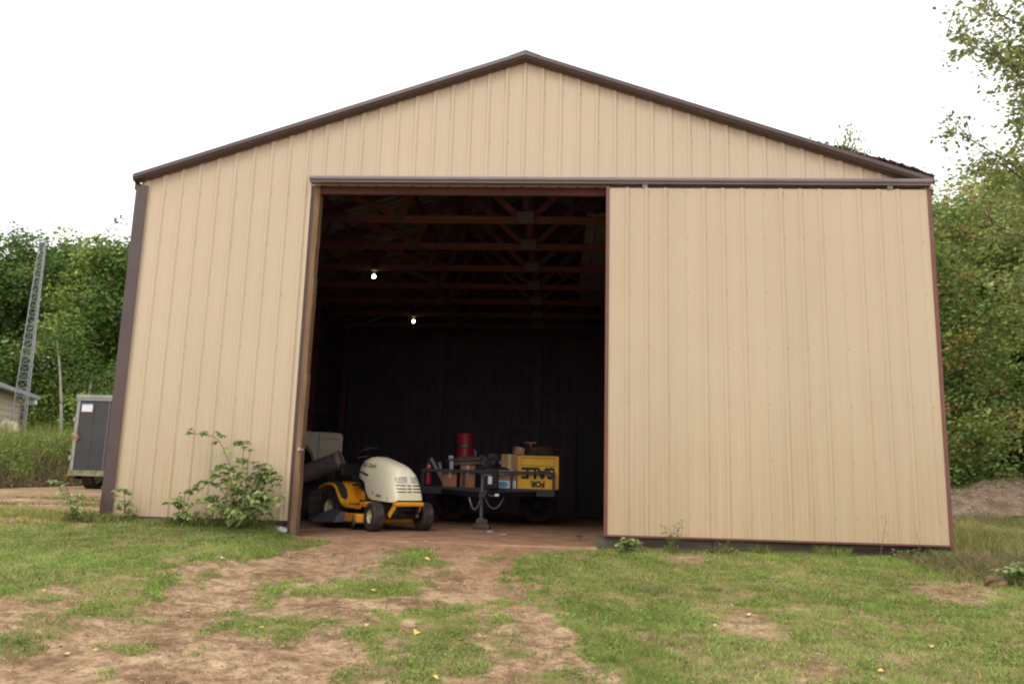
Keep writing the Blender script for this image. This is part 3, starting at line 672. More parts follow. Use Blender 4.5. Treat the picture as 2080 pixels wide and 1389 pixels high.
# mower deck and discharge chute on its right-hand side
mb = MB(); mb.prism([(-.98, -.30), (-.80, -.50), (-.28, -.52), (-.22, -.46), (-.22, .40), (-.34, .5), (-.85, .5), (-.98, .3)], .095, .215, lambda a, b, h: (a, b, h)); mb.build('mower_deck', 'tractor_yellow', tractor, bevel=.02)
mb = MB(); vs = [(-.60, -.50, .235), (-.60, -.50, .09), (-1.12, -.47, .10), (-1.06, -.47, .26), (-.60, -.60, .205), (-.60, -.66, .085), (-1.16, -.74, .06), (-1.10, -.70, .15)]
mb.add(vs, [(0, 1, 2, 3), (4, 7, 6, 5), (0, 3, 7, 4), (1, 5, 6, 2), (0, 4, 5, 1), (3, 2, 6, 7)]); mb.build('discharge_chute', 'grey_plastic', tractor, bevel=.012)
for s in (-1, 1):
    MB().lathe([(0, -.025), (.045, -.022), (.055, 0), (.045, .022), (0, .025)], (-.30, s * .55, .075), 'Y', 16).bar((-.30, s * .55, .08), (-.33, s * .53, .2), .02, .02).build('gauge_wheel', 'black_paint', tractor, smooth=40)

# ------------------------------------------------------------------ utility trailer
ut = thing('utility_trailer', 'black steel utility trailer loaded with odds and ends behind the lawn tractor', 'trailer', (-.60, 3.62, FLOOR))
TX0, TX1, TD = -1.10, 1.06, 3.0; ZD = .56
MB().bb((TX0, 0, .49), (TX1, .06, .605)).bb((TX0, TD - .06, .49), (TX1, TD, .605)).bb((TX0, .06, .49), (TX0 + .05, TD - .06, .6)).bb((TX1 - .05, .06, .49), (TX1, TD - .06, .6)).build('frame', 'black_paint', ut)
for i in range(10):
    a = TX0 + .055 + i * .205; MB().bb((a, .065, .565), (a + .198, TD - .065, .60)).build('deck_board', 'skirt_wood', ut)
MB().bar((TX0, .03, .86), (TX1, .03, .86), .045, .045).build('front_rail', 'black_paint', ut)
for s in (TX0 + .02, TX1 - .02): MB().bar((s, .06, .86), (s, TD - .03, .86), .04, .04).build('side_rail', 'black_paint', ut)
for x in (TX0 + .02, -.42, .06, .36, TX1 - .02): MB().bb((x - .02, .012, .605), (x + .02, .048, .838)).build('rail_post', 'black_paint', ut)
for x in (TX0 + .02, TX1 - .02):
    for y in (1.0, 2.0, 2.95): MB().bb((x - .018, y - .018, .60), (x + .018, y + .018, .84)).build('rail_post', 'black_paint', ut)
MB().bar((-.75, .0, .53), (-.03, -.88, .50), .05, .08).bar((.75, .0, .53), (.03, -.88, .50), .05, .08).bb((-.04, -.98, .46), (.04, -.80, .54)).build('tongue', 'black_paint', ut)
mb = MB(); mb.bb((-.045, -1.14, .47), (.045, -.95, .53)); mb.lathe([(.0, .0), (.045, .0), (.05, .04), (.02, .065), (0, .065)], (0, -1.10, .47), n=14); mb.bar((0, -1.0, .53), (.03, -1.08, .575), .02, .02); mb.build('coupler', 'dark_plastic', ut)
MB().tube([(-.03, -.84, .02), (-.03, -.84, .74)], .027, 12).tube([(-.03, -.84, .72), (-.03, -.84, .80)], .018).bar((-.03, -.84, .79), (.10, -.84, .81), .018, .018).bb((-.085, -.89, .0), (.025, -.79, .015)).build('jack', 'grey_plastic', ut)
def chain(pts, nm='safety_chain'):
    mb = MB(); P = [Vector(p) for p in pts]
    mb.tube(P, [.008 + .0035 * (i % 2) for i in range(len(P))], 6); return mb.build(nm, 'galv', ut, smooth=50)
def sag(a, b, d, n=26):
    a, b = Vector(a), Vector(b); return [a.lerp(b, t) - Vector((0, 0, 4 * d * t * (1 - t))) for t in np.linspace(0, 1, n)]
chain(sag((-.26, -.60, .52), (-.04, -.93, .45), .20)); chain(sag((.30, -.52, .52), (.03, -.93, .45), .18))
mb = MB(); mb.bb((-.06, -.40, .60), (.17, -.16, .85)); mb.build('battery_box', 'slot_black', ut, bevel=.01)
MB().bb((.02, -.407, .665), (.08, -.401, .785)).build('label_sticker', 'white_paint', ut)
MB().bb((.16, -.82, .485), (.225, -.79, .525)).build('plug_tag', 'white_paint', ut, bevel=.005)
MB().tube(sag((.02, -.9, .55), (.18, -.80, .5), .03, 10), .006, 6).tube([(-.03, -.93, .56), (.0, -.99, .57), (.05, -1.0, .55)], .008, 6).build('brake_cable', 'galv', ut)
for s in (TX0 + .30, TX1 - .30):
    o = wheel('wheel', s, 0, .33, .2, .18, parent=ut); o.location = (s - math.copysign(.13, s) * 0, 1.7, .33)
    for c_ in o.children:
        c_.data.materials[0] = M['black_paint'] if 'tyre' not in c_.name else M['rubber']
ox, oy, oz = -.56, 3.62, FLOOR
blk = MB(); blk.bb((-.74, 2.68, FLOOR + .001), (-.50, 2.88, FLOOR + .075)); blk.box((-.62, 2.77, FLOOR + .11), (.17, .17, .065), Matrix.Rotation(.12, 3, 'Z'))
tr_shift = .115
o = blk.build('wood_block', 'skirt_wood', bevel=.006); tag(o, 'two stacked grey wood blocks under the trailer jack', 'wood block')
ut.location.z = FLOOR
for c in list(ut.children):
    if c.name.startswith('jack'):
        for v in c.data.vertices: v.co.z = max(v.co.z, 0) * (1 - .145 / .8) + .145 if v.co.z < .75 else v.co.z
DK = FLOOR + .60          # deck top
def at(x, y, z=0): return (x, y, DK + z)
def carton(nm, label, cat, x0, x1, y0, y1, h, m, z0=0, rz=0, flaps=False, rim=None, group=None):
    t_ = thing(nm, label, cat, ((x0 + x1) / 2, (y0 + y1) / 2, DK + z0 + .002), rz, group); hx, hy = (x1 - x0) / 2, (y1 - y0) / 2
    MB().bb((-hx, -hy, 0), (hx, hy, h)).build('box_body', m, t_, bevel=.004)
    MB().bb((-.025, -hy - .0015, h * .55), (.025, hy + .0015, h + .0015)).build('tape', 'paper', t_)
    if flaps:
        MB().box((-hx * .5, -hy - .03, h + .02), (hx * 1.0, .10, .004), Matrix.Rotation(.5, 3, 'X')).build('flap', m, t_)
    return t_
# yellow sale box, printed upside down
yb = thing('sale_crate', 'yellow crate with black FOR SALE lettering standing upside down on the trailer', 'crate', (.185, 3.98, DK + .004))
MB().bb((-.33, -.24, .0), (.33, .24, .525)).build('crate_body', 'sign_yellow', yb)
mb = MB(); mb.bb((-.335, -.262, .0), (-.31, -.2405, .53)).bb((.31, -.262, .0), (.335, -.2405, .53)).bb((-.31, -.260, .0), (.31, -.2405, .022)).bb((-.31, -.262, .505), (.31, -.2405, .532)).build('crate_rim', 'sign_yellow', yb, bevel=.004)
MB().bb((-.275, -.2435, .375), (-.27, -.2405, .49)).bb((.265, -.2435, .375), (.27, -.2405, .49)).bb((-.275, -.2435, .368), (.27, -.2405, .374)).bb((-.275, -.2435, .491), (.27, -.2405, .496)).build('printed_frame', 'print_black', yb)
rx = Matrix.Rotation(math.pi, 4, 'Y') @ Matrix.Rotation(R(90), 4, 'X')
for txt, sz, zc, bold, nm in (('SALE', .245, .262, .011, 'sale_lettering'), ('FOR', .13, .083, .008, 'for_lettering')):
    me = text_mesh(txt, sz, .001, bold); me.materials.append(M['print_black'])
    xs_ = [v.co.x for v in me.vertices]; wdt = max(xs_) - min(xs_); want = .54 if txt == 'SALE' else .24
    for v in me.vertices: v.co.x *= want / wdt
    # upright text faces -Y; turned half a turn in its own plane
    for v in me.vertices: x_, z_, d_ = v.co.x, v.co.y, v.co.z; v.co = (-x_, -.2425 - d_, zc - z_)
    o = bpy.data.objects.new(nm, me); COL.objects.link(o); o.parent = yb
carton('cardboard_box', 'tall brown cardboard box standing on the trailer left of the yellow crate', 'box', -.44, -.165, 4.05, 4.42, .56, 'cardboard', group='brown cardboard boxes on the trailer')
o = carton('cardboard_box', 'small brown open box tilted on top of the tall cardboard box', 'box', -.25, -.09, 4.12, 4.30, .12, 'cardboard', z0=.57, rz=.3, group='brown cardboard boxes on the trailer'); o.rotation_euler = (.12, .1, .3)
carton('cardboard_box', 'reddish brown box farthest left behind the trailer front rail', 'box', -1.36, -1.14, 3.72, 4.0, .27, 'cardboard_red', group='brown cardboard boxes on the trailer')
carton('cardboard_box', 'reddish brown box in the middle of the trailer, left of the black battery box', 'box', -1.08, -.84, 3.70, 4.0, .35, 'cardboard_red', group='brown cardboard boxes on the trailer')
t_ = thing('printed_carton', 'low white and blue printed carton left of the yellow crate', 'carton', (-.335, 3.86, DK + .002))
MB().bb((-.165, -.14, 0), (.165, .14, .19)).build('box_body', 'cardboard', t_)
MB().bb((-.168, -.143, .0), (.168, -.1405, .125)).build('printed_side', 'white_paint', t_)
q = MB(); q.prism([(.09 * math.cos(a) * (1.1 if math.cos(a) < 0 else .8) - .035, .045 * math.sin(a) + .062) for a in np.linspace(0, 6.28, 24)[:-1]], -.146, -.1435, lambda a, b, h: (a, h, b)); q.build('blue_print', 'sky_blue_print', t_)
MB().bb((.085, -.146, .06), (.105, -.1435, .10)).build('black_mark', 'print_black', t_)
# red drum
t_ = thing('red_drum', 'tall red metal drum with a black band standing on the trailer', 'drum', (-1.09, 4.35, DK + .002))
MB().lathe([(0, 0), (.148, 0), (.153, .02), (.148, .04), (.148, .38), (.154, .39), (.148, .40), (.148, .88), (.154, .90), (.13, .905), (0, .905)], n=32).build('drum_body', 'drum_red', t_, smooth=30)
MB().lathe([(.1495, .66), (.153, .665), (.153, .71), (.1495, .715)], n=32).build('band', 'dark_plastic', t_)
MB().tube([(.15, .02, .64), (.18, 0, .60), (.19, 0, .40), (.16, 0, .2)], .012, 8).tube([(-.06, -.148, .687), (0, -.168, .69), (.07, -.148, .687)], .009, 6).build('handle', 'galv', t_)
# fire extinguisher
t_ = thing('fire_extinguisher', 'red fire extinguisher standing at the left end of the trailer', 'fire extinguisher', (-1.62, 3.78, DK + .03))
MB().lathe([(0, 0), (.05, 0), (.055, .02), (.055, .26), (.045, .31), (.02, .33), (.018, .36), (0, .36)], n=20).build('cylinder', 'ext_red', t_, smooth=40)
MB().bb((-.012, -.05, .355), (.012, .05, .37)).bb((-.012, -.05, .385), (.012, .06, .398)).tube([(.02, -.01, .36), (.06, -.01, .34), (.065, -.01, .2)], .009, 6).build('valve', 'dark_plastic', t_)
MB().lathe([(.0, -.0575), (.016, -.0565), (.016, -.05)], (0.02, 0, .30), 'Y', 10).build('gauge', 'white_paint', t_)
for i, (a, b, lab) in enumerate((((-1.60, 3.90, .46), (-1.33, 3.80, .02), 'long grey board leaning at the left of the trailer load'), ((-1.46, 3.92, .40), (-1.36, 3.84, .02), 'shorter weathered board leaning beside the long grey one'))):
    o = MB().bar(at(*a), at(*b), .045, .02, up=(0, 1, 0)).build('board', 'board_grey'); tag(o, lab, 'board', 'boards leaning in the trailer')
t_ = thing('spray_bottle', 'small pale spray bottle standing on the trailer load', 'bottle', (-1.25, 3.86, DK + .275))
MB().lathe([(0, 0), (.032, 0), (.035, .02), (.035, .14), (.015, .18), (.012, .205), (0, .205)], n=14).build('bottle_body', 'grey_decal', t_, smooth=40)
MB().bb((-.05, -.012, .205), (.025, .012, .23)).bar((-.03, 0, .205), (-.045, 0, .17), .01, .008).build('trigger', 'white_paint', t_)
def lump(c, r, seed, n=28, m_=14, amp=.35, fl=.0):
    mb = MB(); vs = []; rr = random.Random(seed)
    ph = [(rr.uniform(0, 6.28), rr.uniform(1, 4), rr.uniform(1, 4)) for _ in range(6)]
    for j in range(m_ + 1):
        th_ = math.pi * j / m_
        for i in range(n):
            a = 2 * math.pi * i / n; k = 1 + amp * sum(math.sin(p + f1 * a + f2 * th_ * 1.7) for p, f1, f2 in [(p, round(f1), f2) for p, f1, f2 in ph]) / 4
            x, y, z = math.sin(th_) * math.cos(a), math.sin(th_) * math.sin(a), math.cos(th_)
            vs.append((c[0] + r[0] * x * k, c[1] + r[1] * y * k, max(c[2] + r[2] * z * k, fl)))
    return mb.add(vs, [(j * n + i, j * n + (i + 1) % n, (j + 1) * n + (i + 1) % n, (j + 1) * n + i) for j in range(m_) for i in range(n)])
o = lump((0, 0, .17), (.30, .17, .17), 4, amp=.45, fl=.0).build('crumpled_tarp', 'tarp_dark', smooth=30, loc=(-.66, 4.05, DK + .14)); tag(o, 'crumpled dark tarp heaped in the middle of the trailer load', 'tarp')
o = lump((0, 0, .07), (.34, .14, .08), 9, amp=.4, fl=.0).build('tarp', 'pipe_brown', smooth=30, loc=(-1.02, 3.95, DK + .35)); tag(o, 'brown and grey cloth draped over the boxes in front of the drum', 'cloth')
t_ = thing('white_bucket', 'white plastic bucket behind the dark tarp on the trailer', 'bucket', (-.50, 4.55, DK + .10))
MB().lathe([(0, 0), (.11, 0), (.135, .37), (.145, .37), (.145, .39), (.13, .39), (.10, .02), (0, .02)], n=22).build('pail', 'white_paint', t_, smooth=30)
MB().tube([(-.14, 0, .37), (-.13, -.09, .28), (0, -.16, .22), (.13, -.09, .28), (.14, 0, .37)], .004, 6).build('handle', 'galv', t_)
t_ = thing('jug', 'white jug with a yellow cap lying on the blue and white carton', 'jug', (-.40, 3.84, DK + .195))
MB().lathe([(0, -.07), (.045, -.065), (.05, -.03), (.05, .05), (.03, .08), (0, .08)], (0, 0, .05), 'X', 14).build('jug_body', 'white_paint', t_, smooth=40)
MB().lathe([(0, -.11), (.026, -.11), (.026, -.071), (0, -.07)], (0, 0, .05), 'X', 12).build('cap', 'cap_yellow', t_)
o = lump((0, 0, .03), (.12, .07, .06), 12, amp=.3).build('grey_rag', 'grey_decal', smooth=30, loc=(-.27, 3.80, DK + .20)); tag(o, 'small grey rag against the left side of the yellow crate', 'rag')
# black hoses and a rusty stand behind the crate
mb = MB()
for i in range(5): mb.tube([(.26 * math.cos(a) * (1 - .06 * i), .15 * math.sin(a), .025 + .028 * i + .01 * math.sin(3 * a + i)) for a in np.linspace(0, 2 * math.pi, 28)], .013, 6, cap=False)
mb.tube([(.24, 0, .12), (.33, -.05, .11), (.34, -.16, .04), (.33, -.2, -.03)], .013, 6)
o = mb.build('coiled_hose', 'rubber', smooth=50, loc=(.22, 3.98, DK + .538)); tag(o, 'loosely coiled black hose lying on top of the yellow crate', 'hose')
t_ = thing('pipe_stand', 'rusty T-topped pipe stand rising behind the yellow crate', 'pipe stand', (.02, 4.75, DK + .002))
MB().tube([(0, 0, 0), (0, 0, .78)], .02, 10).build('upright', 'cardboard_red', t_); MB().bb((-.10, -.02, .78), (.10, .02, .81)).build('cross_bar', 'cardboard_red', t_)
MB().bb((-.09, -.09, 0), (.09, .09, .01)).build('foot_plate', 'cardboard_red', t_)
# ------------------------------------------------------------------ pickup bed, culvert pipe
pk = thing('pickup_bed', 'cream pickup truck bed with an open wheel arch near the left barn wall', 'pickup bed', (-3.68, 5.86, FLOOR - .04), R(18))
L_ = 1.25; arch = [(-1.02 + .30 * math.cos(a), .86 + .44 * math.sin(a)) for a in np.linspace(math.pi, 0, 14)]
prof = [(-L_, .86)] + [p for p in arch if p[0] > -L_] + [(-.66, .86), (-.03, .86), (0, .90), (0, 1.47), (-.03, 1.53), (-.10, 1.545), (-L_, 1.57)]
prof = [(-1.6, .86), (-1.45, .86)] + [(-.95 + .46 * math.cos(a), .97 + .45 * math.sin(a)) for a in np.linspace(math.pi, 0, 14)] + [(-.48, .86), (-.02, .86), (0, .90), (0, 1.47), (-.03, 1.525), (-.09, 1.54), (-1.6, 1.56)]
MB().prism(prof, -.9, -.86, lambda a, b, h: (a, h, b)).build('bed_side', 'truck_cream', pk, bevel=.012)
MB().prism([(a, b) for a, b in prof], .86, .9, lambda a, b, h: (a, h, b)).build('bed_side', 'truck_cream', pk, bevel=.012)
MB().bb((-.04, -.858, .90), (-.005, .858, 1.48)).build('tailgate', 'truck_cream', pk)
MB().bb((-1.6, -.86, .84), (-.04, .86, .90)).build('bed_floor', 'black_paint', pk)
MB().bb((-.43, -.905, .90), (-.418, -.901, 1.50)).bb((-.40, -.904, 1.42), (-.06, -.901, 1.428)).build('body_crease', 'dark_plastic', pk)
for s in (-.72, .72):
    o = wheel('wheel', -1.02, s, .37, .22, .2, parent=pk); o.location = (-1.02, s, .80 - .0)
    o.location.z = .86
MB().bb((-1.15, -.6, 0), (-.85, .6, .48)).bb((-.3, -.8, 0), (-.1, .8, .84)).build('support_stand', 'skirt_wood', pk)
cp = thing('culvert_pipe', 'large dark hollow pipe propped behind the lawn tractor', 'pipe', (0, 0, 0))
a, b = Vector((-4.3, 3.5, .42)), Vector((-3.02, 3.55, .93)); d = (b - a).normalized()
def tube_open(a, b, ro, ri, n=28):
    d = (b - a).normalized(); u = d.orthogonal().normalized(); v = d.cross(u); mb = MB(); vs = []
    for p, r in ((a, ro), (b, ro), (b, ri), (a, ri)):
        for k in range(n): t = 2 * math.pi * k / n; vs.append(p + (u * math.cos(t) + v * math.sin(t)) * r)
    return mb.add(vs, [(j * n + k, j * n + (k + 1) % n, ((j + 1) % 4) * n + (k + 1) % n, ((j + 1) % 4) * n + k) for j in range(4) for k in range(n)])
tube_open(a, b, .155, .14).build('pipe_wall', 'pipe_brown', cp, smooth=40)
tube_open(b - d * .05, b + d * .02, .168, .156).build('pipe_collar', 'board_grey', cp, smooth=40)
MB().bb((-3.45, 3.4, FLOOR + .002), (-3.25, 3.7, .42)).build('prop_crate', 'skirt_wood', cp)
o = lump((0, 0, .35), (.45, .4, .45), 31, amp=.3).build('dark_bundle', 'tarp_dark', smooth=30, loc=(-3.7, 4.3, FLOOR)); tag(o, 'dark covered heap on the floor behind the tractor rear wheel', 'covered heap')
# small things on the floor
for i, (x, y, s, lab) in enumerate(((.80, 1.55, .05, 'dark scrap lying just inside the door beside the sliding door edge'), (-.42, 1.9, .05, 'pale wood chip on the floor in front of the trailer jack'), (-.20, 1.35, .045, 'flat pale chip on the floor, nearest to the door sill'))):
    o = lump((0, 0, s * .2), (s, s * .5, s * .35), 50 + i, 12, 6).build('floor_scrap', 'tarp_dark' if i == 0 else 'board_grey', smooth=30, loc=(x, y, FLOOR + .006)); tag(o, lab, 'scrap')
cab = thing('storage_cabinet', 'dark grey storage cabinet standing against the back wall at the right of the doorway view', 'cabinet', (1.35, 7.6, FLOOR))
MB().bb((-.45, -.25, .02), (.45, .25, 2.0)).build('cabinet_body', 'slot_black', cab); MB().bb((-.44, -.262, .06), (-.005, -.252, 1.97)).build('cabinet_door', 'slot_black', cab); MB().bb((.005, -.262, .06), (.44, -.252, 1.97)).build('cabinet_door', 'slot_black', cab)
MB().bb((-.05, -.28, 1.0), (-.035, -.262, 1.12)).build('cabinet_handle', 'slot_black', cab)

# ------------------------------------------------------------------ left of the barn: garage, tower, cargo trailer
def gz(x, y): return float(ground_h(np.array([x]), np.array([y]))[0])
ct = thing('cargo_trailer', 'black enclosed cargo trailer with pale metal edging parked behind the left corner of the barn', 'cargo trailer', (-10.33, 8.0, gz(-9.6, 8)))
cz = .29; CW, CL, CH = 2.15, 3.8, 1.80
MB().bb((.04, .03, cz + .04), (CW - .04, CL, cz + CH - .05)).build('trailer_body', 'trailer_black', ct)
for x in (0, CW - .075): MB().bb((x, 0, cz + .13), (x + .075, .06, cz + CH - .13)).build('corner_post', 'trim_alu', ct)
MB().bb((-.02, -.03, cz + CH - .075), (CW + .02, .07, cz + CH)).bb((-.01, -.015, cz + CH - .13), (CW + .01, .06, cz + CH - .08)).build('top_rail', 'trim_alu', ct)
MB().bb((-.01, -.03, cz), (CW + .01, .06, cz + .125)).build('sill', 'moss', ct)
for i in range(6): MB().bb((.085 + i * .33, .010, cz + .135), (.085 + i * .33 + .325, .029, cz + CH - .14)).build('door_panel', 'trailer_black', ct)
for x in (.74, 1.40): MB().bb((x, -.012, cz + .14), (x + .05, .009, cz + CH - .14)).build('door_bar', 'grey_plastic', ct)
MB().bb((.12, .0, cz + 1.42), (.37, .009, cz + 1.57)).build('paper_sticker', 'white_paint', ct); MB().bb((.12, -.001, cz + 1.572), (.37, .009, cz + 1.60)).build('sticker_header', 'sky_blue_print', ct)
MB().bb((-.02, -.02, cz + .83), (.15, .008, cz + .86)).bb((.09, -.03, cz + .78), (.12, .008, cz + .90)).build('latch', 'cardboard_red', ct)
for z in (.35, 1.2): MB().bb((-.05, -.01, cz + z), (.02, .05, cz + z + .09)).build('hinge', 'trim_alu', ct)
MB().lathe([(0, -.02), (.026, -.018), (.03, 0), (0, 0)], (-.03, -.01, cz - .02), 'Y', 14).build('reflector', 'reflector', ct)
MB().bb((.05, .1, .22), (.12, CL, cz)).bb((CW - .12, .1, .22), (CW - .05, CL, cz)).bb((.12, 1.0, .22), (CW - .12, 1.07, .29)).build('chassis', 'black_paint', ct)
for x in (.30, CW - .30):
    o = wheel('wheel', x, 0, .30, .26, .17, parent=ct); o.location = (x, .48, .29); o.rotation_euler = (0, 0, R(90)) if False else (0, 0, 0)
    o.rotation_euler = (0, 0, R(90))
# garage with lapped siding, gable towards us
gx, gy = -17.9 - 3.1 * math.cos(R(19.6)) , 17.1 - 3.1 * math.sin(R(19.6)); gg = gz(gx, gy)
ga = thing('garage', 'small beige garage with lapped siding and a pale metal roof at the left edge', 'garage', (gx, gy, gg), R(19.6))
GWd, EH, GD = 3.0, 2.72, 9.0     # local: right-hand wall at +x, far end at y = 0, running back towards us
for i in range(14):
    z0 = .02 + i * .19; MB().add([(GWd + .03, -GD, z0), (GWd + .03, 0, z0), (GWd + .005, 0, z0 + .188), (GWd + .005, -GD, z0 + .188), (GWd, -GD, z0), (GWd, 0, z0), (GWd, 0, z0 + .188), (GWd, -GD, z0 + .188)], [(0, 1, 2, 3), (5, 4, 7, 6), (0, 4, 5, 1), (3, 2, 6, 7), (1, 5, 6, 2), (0, 3, 7, 4)]).build('siding_board', 'garage_siding', ga)
MB().prism([(-GWd, 0), (GWd - .005, 0), (GWd - .005, EH), (0, EH + 1.0), (-GWd, EH)], -GD, -.01, lambda a, b, h: (a, h, b)).build('wall', 'garage_siding', ga)
MB().bb((GWd - .06, -.005, 0), (GWd + .05, .03, EH)).build('corner_board', 'garage_siding', ga)
for s in (-1, 1):
    mb = MB(); mb.add([(0, -GD - .3, EH + 1.22), (s * 3.42, -GD - .3, EH + .02), (s * 3.42, .35, EH + .02), (0, .35, EH + 1.22), (0, -GD - .3, EH + 1.12), (s * 3.42, -GD - .3, EH - .06), (s * 3.42, .35, EH - .06), (0, .35, EH + 1.12)], [(0, 1, 2, 3), (4, 7, 6, 5), (0, 4, 5, 1), (1, 5, 6, 2), (2, 6, 7, 3), (3, 7, 4, 0)])
    for k in range(20): mb.bar((s * .02, -GD - .25 + k * .48, EH + 1.225), (s * 3.40, -GD - .25 + k * .48, EH + .035), .04, .02)
    mb.build('roof', 'garage_roof', ga)
MB().prism([(3.40, EH - .10), (3.52, EH - .08), (3.53, EH + .03), (3.40, EH + .03)], -GD - .3, .37, lambda a, b, h: (a, h, b)).build('gutter', 'garage_roof', ga)
MB().bb((3.02, .05, EH - .30), (3.46, .34, EH - .07)).build('eave_end', 'white_paint', ga, bevel=.06)
# lattice tower
tz = gz(-15.6, 13.5)
tw = thing('lattice_tower', 'tall grey lattice mast rising beside the garage against the trees', 'mast', (-15.42, 13.5, tz))
H = 7.25
def leg(i, z):
    r = .27 - .17 * z / H; a = R(90 + 120 * i + 15); return Vector((-.02 * z / H + r * math.cos(a), r * math.sin(a), z))
for i in range(3): MB().tube([leg(i, 0), leg(i, H)], .016, 6).build('mast_leg', 'tower_steel', tw)
nb = 30
for j in range(nb):
    z0, z1 = H * j / nb, H * (j + 1) / nb
    for i in range(3):
        k = (i + 1) % 3; MB().tube([leg(i, z0), leg(k, z1)], .007, 4).tube([leg(i, z1), leg(k, z1)], .008, 4).build('brace', 'tower_steel', tw)
o = lump((0, 0, .8), (.55, .5, .72), 77, amp=.35, fl=0).build('covered_pile', 'garage_siding', smooth=40, loc=(-15.1, 12.4, gz(-15.1, 12.4))); tag(o, 'pale covered pile at the foot of the lattice mast behind the weeds', 'covered pile')
o = MB().tube([(0, 0, 0), (.02, 0, 1.35)], .022, 8).build('pole', 'tower_steel', loc=(-14.3, 11.5, gz(-14.3, 11.5))); tag(o, 'thin grey pole standing in the weeds near the left edge', 'pole'); o.location.x = -14.55

# ------------------------------------------------------------------ trees
def limb_tree(seed, h, spread, nlimb, r0, lean=0, first=.22, droop=0):
    """trunk and limbs; returns MB and tips"""
    rr = random.Random(seed); mb = MB(); tips = []
    tp = []; n = 8
    for i in range(n + 1):
        t = i / n; tp.append(Vector((lean * t * t * h + .12 * math.sin(2.2 * t + seed) * t * h * .12, .1 * math.sin(3 * t + seed) * h * .08, h * .92 * t)))
    mb.tube(tp, [r0 * (1 - .85 * i / n) for i in range(n + 1)], 8)
    for i in range(nlimb):
        t = first + (1 - first) * (i + rr.random() * .6) / nlimb; k = min(int(t * n), n - 1); p = tp[k].lerp(tp[k + 1], t * n - k)
        a = i * 2.4 + rr.uniform(-.5, .5); L = spread * (1.05 - .62 * abs(t - .5) * 1.2) * rr.uniform(.75, 1.15) * (1 if t < .8 else .6); el = .35 + .9 * (t - .3)
        d = Vector((math.cos(a) * math.cos(el), math.sin(a) * math.cos(el), math.sin(el)))
        pts = [p]; q = p.copy()
        for j in range(5):
            d = (d + Vector((rr.uniform(-.2, .2), rr.uniform(-.2, .2), rr.uniform(-.08, .2) - droop * .1 * j))).normalized(); q = q + d * L / 5; pts.append(q.copy())
            if j > 0:
                for s_ in range(2):
                    e = (d + Vector((rr.uniform(-1, 1), rr.uniform(-1, 1), rr.uniform(-.5, .7)))).normalized(); L2 = L * rr.uniform(.18, .38)
                    m = q + e * L2 * .5 + Vector((0, 0, rr.uniform(-.03, .06) * L2)); b = q + e * L2; mb.tube([q, m, b], [r0 * .10, r0 * .07, r0 * .03], 4, cap=False); tips += [m, b]
        rb = r0 * (1 - .8 * t) * .5
        mb.tube(pts, [rb * (1 - .8 * j / 5) for j in range(6)], 6); tips += pts[2:]
    return mb, tips
def crown_mesh(name, tips, nleaf, size, rad, base_cols, seed, flat=.6, aspect=.62):
    rg = np.random.default_rng(seed); T = np.array([tuple(t) for t in tips]); nt_ = len(T)
    # each twig end carries several sprays, every spray a loose disc of leaves
    per = 4; c = np.repeat(T, per, 0) + rg.normal(size=(nt_ * per, 3)) * rad * np.array([.7, .7, .6])
    cc = rg.integers(0, len(base_cols), len(c)); bc = np.array(base_cols)[cc] * rg.uniform(.65, 1.4, (len(c), 1))
    k = max(3, nleaf // len(c)); P = np.repeat(c, k, 0); n = len(P)
    P = P + rg.normal(size=(n, 3)) * rad * np.array([.42, .42, .42 * flat])
    V, F = leaf_quads(P, size, .7, aspect, .12, rg=rg)
    cols = np.repeat(bc, k, 0) * rg.uniform(.75, 1.3, (n, 1)) * (1 + .08 * rg.uniform(-1, 1, (n, 3)))
    return np_mesh(name, V, F, 'leaf', np.repeat(np.clip(cols, .003, .9), 4, 0), mesh_only=True)
green_a = [(.13, .22, .055), (.17, .27, .07), (.09, .17, .05), (.20, .29, .08)]
green_b = [(.20, .29, .07), (.27, .36, .09), (.14, .23, .06), (.32, .39, .11)]
autumn = [(.24, .34, .10), (.31, .40, .12), (.16, .26, .08), (.36, .39, .12), (.22, .32, .10), (.42, .34, .13)]
kinds = {}
for nm, seed, h, spr, nl, r0, leaf, nleaf, rad, cols in (
        ('a', 1, 11.5, 4.0, 19, .20, .22, 44000, .80, green_a), ('b', 2, 11.0, 3.6, 18, .17, .21, 42000, .80, green_b),
        ('c', 3, 9.5, 3.6, 22, .15, .15, 56000, .62, autumn), ('d', 4, 9.0, 3.2, 20, .13, .14, 54000, .58, green_a + autumn[1:4]),
        ('e', 5, 6.0, 2.6, 20, .07, .15, 32000, .52, green_a + autumn[:3])):
    mb, tips = limb_tree(seed, h, spr, nl, r0, first=.05 if nm in 'cde' else .16)
    tips = [t for t in tips]
    root = bpy.data.objects.new('tree', None); COL.objects.link(root)
    tk = mb.build('trunk', 'bark', root, smooth=60, fix=False)
    cm = bpy.data.objects.new('crown', crown_mesh('crown', tips, nleaf, leaf, rad, cols, seed)); COL.objects.link(cm); cm.parent = root
    kinds[nm] = [root, False]
def plant_tree(kind, x, y, s, rz, label, group, z=None, name='tree'):
    root, used = kinds[kind]
    if used:
        r = root.copy(); COL.objects.link(r)
        for c in root.children: d = c.copy(); COL.objects.link(d); d.parent = r
    else: r = root; kinds[kind][1] = True
    r.location = (x, y, (gz(x, y) if z is None else z) - .05); r.rotation_euler = (0, 0, rz); r.scale = (s, s, s) if not isinstance(s, tuple) else s
    return tag(r, label, 'tree', group)
GL, GR = 'trees behind the yard left of the barn', 'trees along the right side of the barn'
plant_tree('b', -31.5, 30, 1.08, .3, 'bright green tree at the far left edge, behind the garage roof', GL)
plant_tree('a', -27.3, 31, 1.02, 1.3, 'dark leafy tree directly behind the lattice mast', GL)
